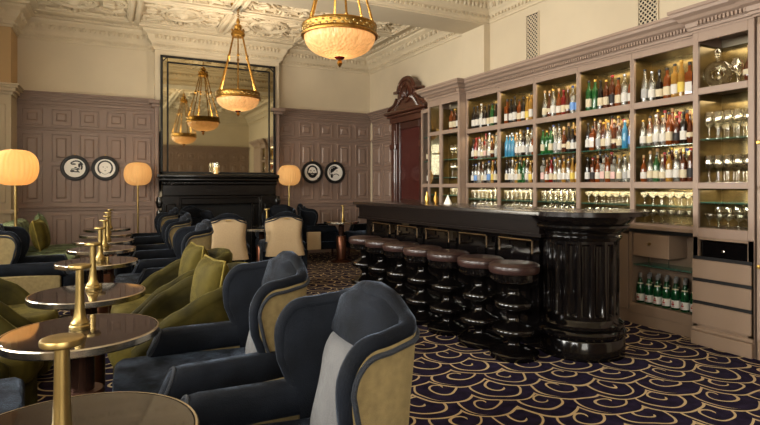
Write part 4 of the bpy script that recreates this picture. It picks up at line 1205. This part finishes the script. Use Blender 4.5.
# ------------------------------------------------------------------ olive tub chairs
TP = catmull([(-.37, 0), (-.355, .13), (-.30, .25), (-.19, .335), (-.04, .365), (.12, .365), (.30, .345)], 6)
TL = arcparam(TP)
def tub():
    t = thing('tub_chair', '', 'armchair', (0, 0, 0), 0, 'olive velvet tub chairs')
    ZT = lambda u: interp([0, .2, .4, .6, .8, 1.0], [.80, .79, .76, .70, .61, .46], abs(u))
    def pt(u, z, w):
        x, y, nx, ny = at(TP, TL, u)
        return Vector((x + nx * w - .06 * (z - .4) * max(0, 1 - abs(u)), y + ny * w, z))
    m = MB()
    m.grid(lambda a, b: pt(a * 2 - 1, .06 + (ZT(a * 2 - 1) - .03 - .06) * b, 0), 44, 8)
    m.grid(lambda a, b: pt(a * 2 - 1, .25 + (ZT(a * 2 - 1) - .03 - .25) * b, .085 + .02 * math.sin(PI * b)), 44, 8)
    pts = [pt(-1, z, .045) for z in (.08, .2, .32)]; 
    pts += [pt(-1 + 2 * k / 60, ZT(-1 + 2 * k / 60) - .035, .043) for k in range(61)] + [pt(1, z, .045) for z in (.32, .2, .08)]
    m.tube(pts, .046, 10)
    m.build('shell', M['olive'], t, 60)
    def dshape(s, x1=.42):
        return [(-.27 * s, -.16), (-.22 * s, -.235), (-.1 * s, -.268), (.26, -.268), (x1 - .05, -.25), (x1, -.18), (x1 + .02, 0), (x1, .18), (x1 - .05, .25), (.26, .268), (-.1 * s, .268), (-.22 * s, .235), (-.27 * s, .16)]
    m = MB(); m.prism(dshape(1, .40), .08, .30, .02); m.build('seat_base', M['olive'], t, 40)
    m = MB(); m.prism(dshape(1, .43), .305, .46, .0)
    es = list({e for f in m.bm.faces for e in f.edges if abs(e.verts[0].co.z - e.verts[1].co.z) < .001})
    bmesh.ops.bevel(m.bm, geom=es, offset=.05, segments=4, affect='EDGES', profile=.5)
    sc = m.build('seat_cushion', M['oliveL'], t, 60)
    for (x, y) in ((.3, .22), (.3, -.22), (-.24, .18), (-.24, -.18)):
        m = MB(); m.lathe([(0, 0), (.016, 0), (.022, .08), (0, .08)], (x, y, 0), 10); m.build('leg', M['mahogdk'], t)
    return t
tb = tub()
def ptub(x, y, rz, label, first=False):
    o = tb if first else dup(tb)
    o.location = (x, y, 0); o.rotation_euler = (0, 0, rz); o['label'] = label
ptub(.44, 3.36, PI, 'olive velvet tub chair with cushion, directly behind the second navy wing chair', True)
ptub(.46, 4.22, PI, 'olive velvet tub chair with cushion, beside the distant navy wing chairs')
ptub(-.76, 4.25, 0, 'olive velvet tub chair below the navy wing chair under the globe lamp')
ptub(-.76, 3.35, 0, 'olive velvet tub chair, rounded arm cut by the picture edge')
def cushion(name, s, th, mt, pipe):
    m = MB()
    n = 16
    def f(sgn):
        def g(a, b):
            x = (a * 2 - 1); y = (b * 2 - 1)
            e = (1 - abs(x) ** 3) * (1 - abs(y) ** 3)
            k = 1 - .07 * (abs(x) ** 2) * (1 - y * y) * 0 - .05 * (1 - abs(x * y))
            return Vector((sgn * th / 2 * max(0, e) ** .5, x * s / 2 * (1 - .06 * (1 - abs(y)) * abs(x)), y * s / 2 * (1 - .06 * (1 - abs(x)) * abs(y))))
        return g
    m.grid(f(1), n, n); m.grid(f(-1), n, n)
    bmesh.ops.remove_doubles(m.bm, verts=m.bm.verts[:], dist=.0005)
    o = m.build(name, mt, None, 70)
    pts = []
    K = 14
    for (a0, b0, a1, b1) in ((-1, -1, 1, -1), (1, -1, 1, 1), (1, 1, -1, 1), (-1, 1, -1, -1)):
        for k in range(K):
            x = a0 + (a1 - a0) * k / K; y = b0 + (b1 - b0) * k / K
            pts.append((0, x * s / 2 * (1 - .06 * (1 - abs(y)) * abs(x)), y * s / 2 * (1 - .06 * (1 - abs(x)) * abs(y))))
    pts.append(pts[0])
    m = MB(); m.tube(pts, .007, 6, cap=False); m.build('piping', pipe, o, 70)
    return o
M['gilt'] = velvet('gilt_velvet', rgb(104, 90, 40), rgb(210, 190, 120), w=.4)
cu = cushion('throw_cushion', .38, .18, M['oliveL'], M['gilt'])
def pcu(o, x, y, z, rz, tilt, label):
    o.location = (x, y, z); o.rotation_euler = (0, tilt, rz)
    tag(o, label, 'cushion', 'velvet cushions')
pcu(cu, .555, 3.40, .66, PI + .15, -.16, 'olive velvet cushion on the tub chair directly behind the second wing chair')
pcu(dup(cu), .575, 4.26, .66, PI + .1, -.16, 'olive velvet cushion on the tub chair beside the distant wing chairs')

# ------------------------------------------------------------------ sage sofa with cushions
t = thing('sofa', 'sage green velvet sofa along the wall behind the globe lamp', 'sofa', (-.80, 8.15, 0))
m = MB(); m.box(-.40, .42, -.85, .85, .08, .28, .02, 2); m.build('base', M['sage'], t)
for s in (-1, 1):
    m = MB(); m.box(-.22, .44, s * .425 - .42, s * .425 + .42, .28, .45, .06, 4); m.build('seat_cushion', M['sage'], t, 60)
m = MB(); m.box(-.42, -.2, -.85, .85, .25, .84, .09, 4); m.build('backrest', M['sage'], t, 60)
for s in (-1, 1):
    for x in (-.3, .34):
        m = MB(); m.lathe([(0, 0), (.018, 0), (.024, .08), (0, .08)], (x, s * .75, 0), 10); m.build('leg', M['mahogdk'], t)
c2 = cushion('throw_cushion', .46, .16, M['sage'], M['sage'])
pcu(c2, -.80, 8.42, .70, .1, -.2, 'sage velvet cushion propped on the sage sofa beside the floor lamp')
c3 = dup(cu); pcu(c3, -.77, 7.86, .685, -.1, -.22, 'olive velvet cushion leaning on the sage sofa')

# ------------------------------------------------------------------ tables and cordless lamps
def make_table():
    t = thing('cocktail_table', '', 'table', (0, 0, 0), 0, 'round mirror topped cocktail tables')
    m = MB(); m.lathe([(0, .662), (.292, .662), (.292, .685), (.288, .688), (0, .688)], n=64); tp = m.build('table_top', M['tabletop'], t, 30)
    m = MB(); m.lathe([(.285, .655), (.298, .655), (.302, .660), (.302, .684), (.298, .6885), (.2925, .6885), (.2925, .66), (.285, .66)], n=64); m.build('rim', M['steel'], t, 30)
    m = MB(); m.lathe([(0, .655), (.11, .655), (.11, .645), (.05, .635), (.046, .62), (.046, .44), (0, .44)], n=28); m.build('stem', M['tablebase'], t)
    m = MB(); m.lathe([(0, .44), (.078, .44), (.085, .43), (.085, .05), (.10, .04), (.17, .03), (.185, .02), (.185, 0), (0, 0)], n=36); m.build('pedestal_base', M['copper'], t)
    return t
def make_lamp():
    t = thing('table_lamp', '', 'lamp', (0, 0, 0), 0, 'slim brass table lamps')
    m = MB(); m.lathe([(0, 0), (.040, 0), (.041, .012), (.036, .018), (.036, .026), (.030, .034), (.024, .05), (.019, .09), (.0165, .16), (.0150, .257), (0, .257)], n=24); m.build('stem', M['satin'], t)
    m = MB(); m.lathe([(0, .256), (.040, .256), (.044, .259), (.045, .268), (.043, .272), (.038, .274), (0, .275)], n=72, flute=lambda a, z: 1 - (.018 if (int(a * 72 / (2 * PI) + .5) % 2 and .257 < z < .27) else 0)); m.build('lamp_head', M['satin'], t)
    return t
tt = make_table(); tl = make_lamp()
TAB = [(-.09, 1.48, -.003, -.107), (-.10, 2.57, -.012, .04), (-.105, 3.47, .02, .10), (-.085, 4.87, .02, .0), (-.06, 5.85, .02, .05), (-.045, 6.68, .03, .0), (-.03, 7.55, .02, .05), (-.02, 8.50, .03, .0), (1.98, 7.62, .08, .05), (3.55, 8.40, .03, .0)]
TN = ['cut by the bottom edge', 'between the two gold sided wing chairs', 'between the olive tub chairs', 'just beyond the olive tub chairs', 'fifth along the row of eight', 'sixth along the row of eight', 'seventh along the row of eight', 'last of the row, by the panelled wall', 'between the oatmeal backed chairs and fireplace', 'beyond the bar end']
for k, (x, y, lx, ly) in enumerate(TAB):
    o = tt if k == 0 else dup(tt)
    o.location = (x, y, 0); o['label'] = 'round dark mirror topped table, ' + TN[k]
    o = tl if k == 0 else dup(tl)
    o.location = (x + lx, y + ly, .6885); o['label'] = 'slim brass lamp on table ' + TN[k]

# ------------------------------------------------------------------ floor lamps
def make_floor():
    t = thing('floor_lamp', '', 'lamp', (0, 0, 0), 0, 'globe floor lamps')
    m = MB(); m.lathe([(0, 0), (.14, 0), (.14, .015), (.03, .025), (0, .025)], n=32); m.build('base', M['satin'], t)
    m = MB(); m.lathe([(0, .02), (.014, .02), (.014, 1.36), (0, 1.36)], n=14); m.build('pole', M['satin'], t)
    npl = 28
    prof = []
    for k in range(15):
        a = -PI / 2 + PI * k / 14
        c, s = math.cos(a), math.sin(a)
        prof.append((.05 + .152 * abs(c) ** .85 if abs(c) > .01 else .05, 1.485 + .182 * math.copysign(abs(s) ** .92, s)))
    m = MB(); m.lathe(prof, n=npl * 4, flute=lambda a, z: 1 + .022 * math.cos(a * npl)); m.build('lamp_shade', M['shade'], t, 70)
    m = MB(); m.lathe([(.0, 1.298), (.05, 1.298), (.05, 1.312), (0, 1.312)], n=20); m.lathe([(.05, 1.662), (.053, 1.667), (.05, 1.672), (.047, 1.667)], n=20); m.build('collar', M['satin'], t)
    m = MB(); m.lathe([(0, 1.36), (.014, 1.36), (.014, 1.44), (0, 1.44)], n=10); m.build('socket', M['brass'], t)
    return t
fl_ = make_floor()
FL = [((-.855, 6.56, 0), 'globe floor lamp with ribbed amber shade over the sage sofa'), ((.41, 9.28, 0), 'globe floor lamp with ribbed amber shade between portrait plates and fireplace'), ((2.90, 9.28, 0), 'globe floor lamp with ribbed amber shade on the bar side of the fireplace')]
def light(kind, name, loc, energy, col, size=None, sy=None, rot=None, rad=None):
    l = bpy.data.lights.new(name, kind); l.energy = energy; l.color = col
    if kind == 'AREA':
        l.shape = 'RECTANGLE'; l.size = size; l.size_y = sy
    if rad is not None: l.shadow_soft_size = rad
    o = bpy.data.objects.new(name, l); COL.objects.link(o); o.location = loc
    if rot: o.rotation_euler = rot
    return o
for k, (p, lab) in enumerate(FL):
    o = fl_ if k == 0 else dup(fl_)
    o.location = p; o['label'] = lab
    light('POINT', 'lamp_bulb', (p[0], p[1], 1.50), LAMP_W, (1, .86, .66), rad=.05)

# ------------------------------------------------------------------ chandeliers
def make_chandelier():
    t = thing('chandelier', '', 'chandelier', (0, 0, 0), 0, 'brass bowl chandeliers')
    z = lambda v: v - ZC
    m = MB()
    m.lathe([(0, 0), (.11, 0), (.10, -.02), (.05, -.03), (.02, -.05), (0, -.05)], n=24)
    for k in range(6): m.tube([(.016 * math.cos(q) if k % 2 else 0, 0 if k % 2 else .016 * math.cos(q), z(3.885 - k * .03) + .022 * math.sin(q)) for q in [2 * PI * i / 12 for i in range(13)]], .005, 6)
    m.build('ceiling_chain', M['brassdk'], t)
    m = MB(); m.lathe([(0, z(3.74)), (.02, z(3.735)), (.03, z(3.70)), (.02, z(3.67)), (.05, z(3.65)), (.06, z(3.62)), (.045, z(3.59)), (.085, z(3.56)), (.10, z(3.53)), (.10, z(3.50)), (.085, z(3.48)), (.06, z(3.475)), (0, z(3.475))], n=28)
    for k in range(8):
        a = 2 * PI * k / 8; m.blob((.085 * math.cos(a), .085 * math.sin(a), z(3.575)), (.014, .014, .022), 1)
    m.build('crown', M['brassdk'], t)
    for k in range(6):
        a = 2 * PI * (k + .3) / 6
        c, s = math.cos(a), math.sin(a)
        m = MB(); m.tube([(.075 * c, .075 * s, z(3.49)), (.15 * c, .15 * s, z(3.18)), (.30 * c, .30 * s, z(2.65))], .010, 8)
        m.blob((.15 * c, .15 * s, z(3.18)), (.022, .022, .03), 1); m.blob((.293 * c, .293 * s, z(2.67)), (.018, .018, .026), 1); m.blob((.225 * c, .225 * s, z(2.94)), (.011, .011, .014), 1)
        m.build('rod', M['brassdk'], t)
    m = MB()
    m.lathe([(.305, z(2.66)), (.318, z(2.665)), (.322, z(2.655)), (.312, z(2.64)), (.31, z(2.60)), (.322, z(2.59)), (.33, z(2.578)), (.325, z(2.565)), (.31, z(2.562)), (.30, z(2.575)), (.30, z(2.655)), (.305, z(2.66))], n=64)
    m.build('rim_band', M['brassdk'], t)
    m = MB()
    for k in range(60):
        a = 2 * PI * k / 60; Mx = Matrix.Rotation(a, 3, 'Z')
        m.blob((.313 * math.cos(a), .313 * math.sin(a), z(2.62) + (.012 if k % 2 else -.012)), (.006, .016, .012), 1, Mx)
    m.build('filigree', M['satin'], t)
    m = MB(); prof = [(.302, z(2.57))] + [(.302 * math.cos(a) ** .85, z(2.565) - .17 * math.sin(a)) for a in [PI / 2 * k / 12 for k in range(12)]] + [(.02, z(2.394))]
    m.lathe(prof, n=64); m.build('glass_bowl', M['bowl'], t, 70)
    m = MB(); m.lathe([(0, z(2.411)), (.035, z(2.407)), (.045, z(2.394)), (.03, z(2.379)), (0, z(2.379))], n=20); m.build('boss', M['redtrim'], t)
    m = MB(); m.lathe([(0, z(2.379)), (.012, z(2.379)), (.02, z(2.359)), (.024, z(2.344)), (.014, z(2.324)), (0, z(2.309))], n=16); m.build('finial', M['brassdk'], t)
    return t
XC = (1.755, 1.685)
cd = make_chandelier()
for k, (y, lab) in enumerate(((4.19, 'large looking brass bowl chandelier hanging by the ceiling beam'), (7.87, 'brass bowl chandelier hanging in front of the tall mirror'))):
    o = cd if k == 0 else dup(cd)
    o.location = (XC[k], y, ZC); o['label'] = lab
    light('POINT', 'chandelier_bulb', (XC[k], y, 2.50), CHAND_W, (1, .74, .46), rad=.06)
    light('AREA', 'chandelier_uplight', (XC[k], y, 2.665), CHAND_UP, (1, .84, .64), .38, .38, (PI, 0, 0))

# ------------------------------------------------------------------ things on the bar's far end
p = bp(2.05, .58)
def cone():
    m = MB(); m.lathe([(.0, .10), (.002, .10), (.055, 0), (.052, 0), (0, .095)], n=4); return m.build('folded_card', M['white'], None, 10)
o = cone(); o.location = (bp(1.65, .45)[0], bp(1.65, .45)[1], 1.10); tag(o, 'white folded card standing on the bar top below the narrow cabinet', 'card')
for k, (s, q) in enumerate(((1.86, .45), (1.98, .42))):
    m = MB(); m.lathe([(0, 0), (.02, 0), (.03, .05), (.012, .10), (.012, .13), (0, .13)], n=14)
    o = m.build('bar_jug', M['brass'] if k else M['brassdk']); o.location = (bp(s, q)[0], bp(s, q)[1], 1.10)
    tag(o, ('small brass jigger on the bar top, nearer the white card', 'small brass jigger on the bar top in front of the mahogany door')[k], 'bar tool')
    o.name = 'bar_jigger'

# ------------------------------------------------------------------ light
light('AREA', 'window_and_added_daylight', (-.05, YR - .25, 2.0), REAR_W, (1.0, .93, .84), 1.8, 2.55, (PI / 2, 0, 0))  # added light at the made-up rear window, brightens gold and linen panels
for (a, b) in WINS:
    light('AREA', 'window_and_added_daylight', (XL - .25, (a + b) / 2, (WZ0 + WZ1) / 2), DAY_W if a < 6 else BACK_W, (1.0, .95, .89) if a < 6 else (1.0, .91, .76), b - a, WZ1 - WZ0, (0, -PI / 2, 0))
for i in range(5):
    yc = (BAYY[i] + BAYY[i + 1]) / 2
    light('AREA', 'shelf_strip', (XM + .07, yc, 2.48), SHELF_W, (1, .80, .50), .10, .55, None)
    light('AREA', 'shelf_strip', (XM + .06, yc, 1.99), SHELF_W * 1.1, (1, .82, .54), .10, .55, None)
    light('AREA', 'shelf_strip', (XM + .08, yc, 1.24), SHELF_W * .7, (1, .84, .56), .10, .55, None)
for (yc, w_) in ((2.52, .40), (6.22, .3)):
    for z in (2.47, 2.02, 1.27):
        light('AREA', 'shelf_strip', (XT + .2, yc, z - .01), SHELF_W * .7, (1, .86, .62), .2, w_, None)

wd = bpy.data.worlds.new('World'); SC.world = wd; wd.use_nodes = True
bg = wd.node_tree.nodes['Background']; bg.inputs['Color'].default_value = (1.0, .95, .88, 1); bg.inputs['Strength'].default_value = 1.0

cam = bpy.data.cameras.new('Camera'); co_ = bpy.data.objects.new('Camera', cam); COL.objects.link(co_)
co_.location = (0, 0, 1.30); co_.rotation_euler = (PI / 2, 0, -math.radians(27.08))
cam.sensor_width = 36; cam.lens = 530 / 760 * 36; cam.shift_y = (185.6 - 212.5) / 760; cam.clip_start = .02
SC.camera = co_
vs = SC.view_settings
vs.view_transform = 'Standard'; vs.look = 'None'; vs.gamma = 1.0; vs.use_curve_mapping = False; vs.exposure = EXPO
SC.cycles.use_denoising = True
SC.cycles.max_bounces = 10; SC.cycles.transparent_max_bounces = 24
SC.cycles.sample_clamp_indirect = 6.0; SC.cycles.caustics_reflective = False; SC.cycles.caustics_refractive = False
for o in list(COL.objects):
    if o.type == 'LIGHT': pass
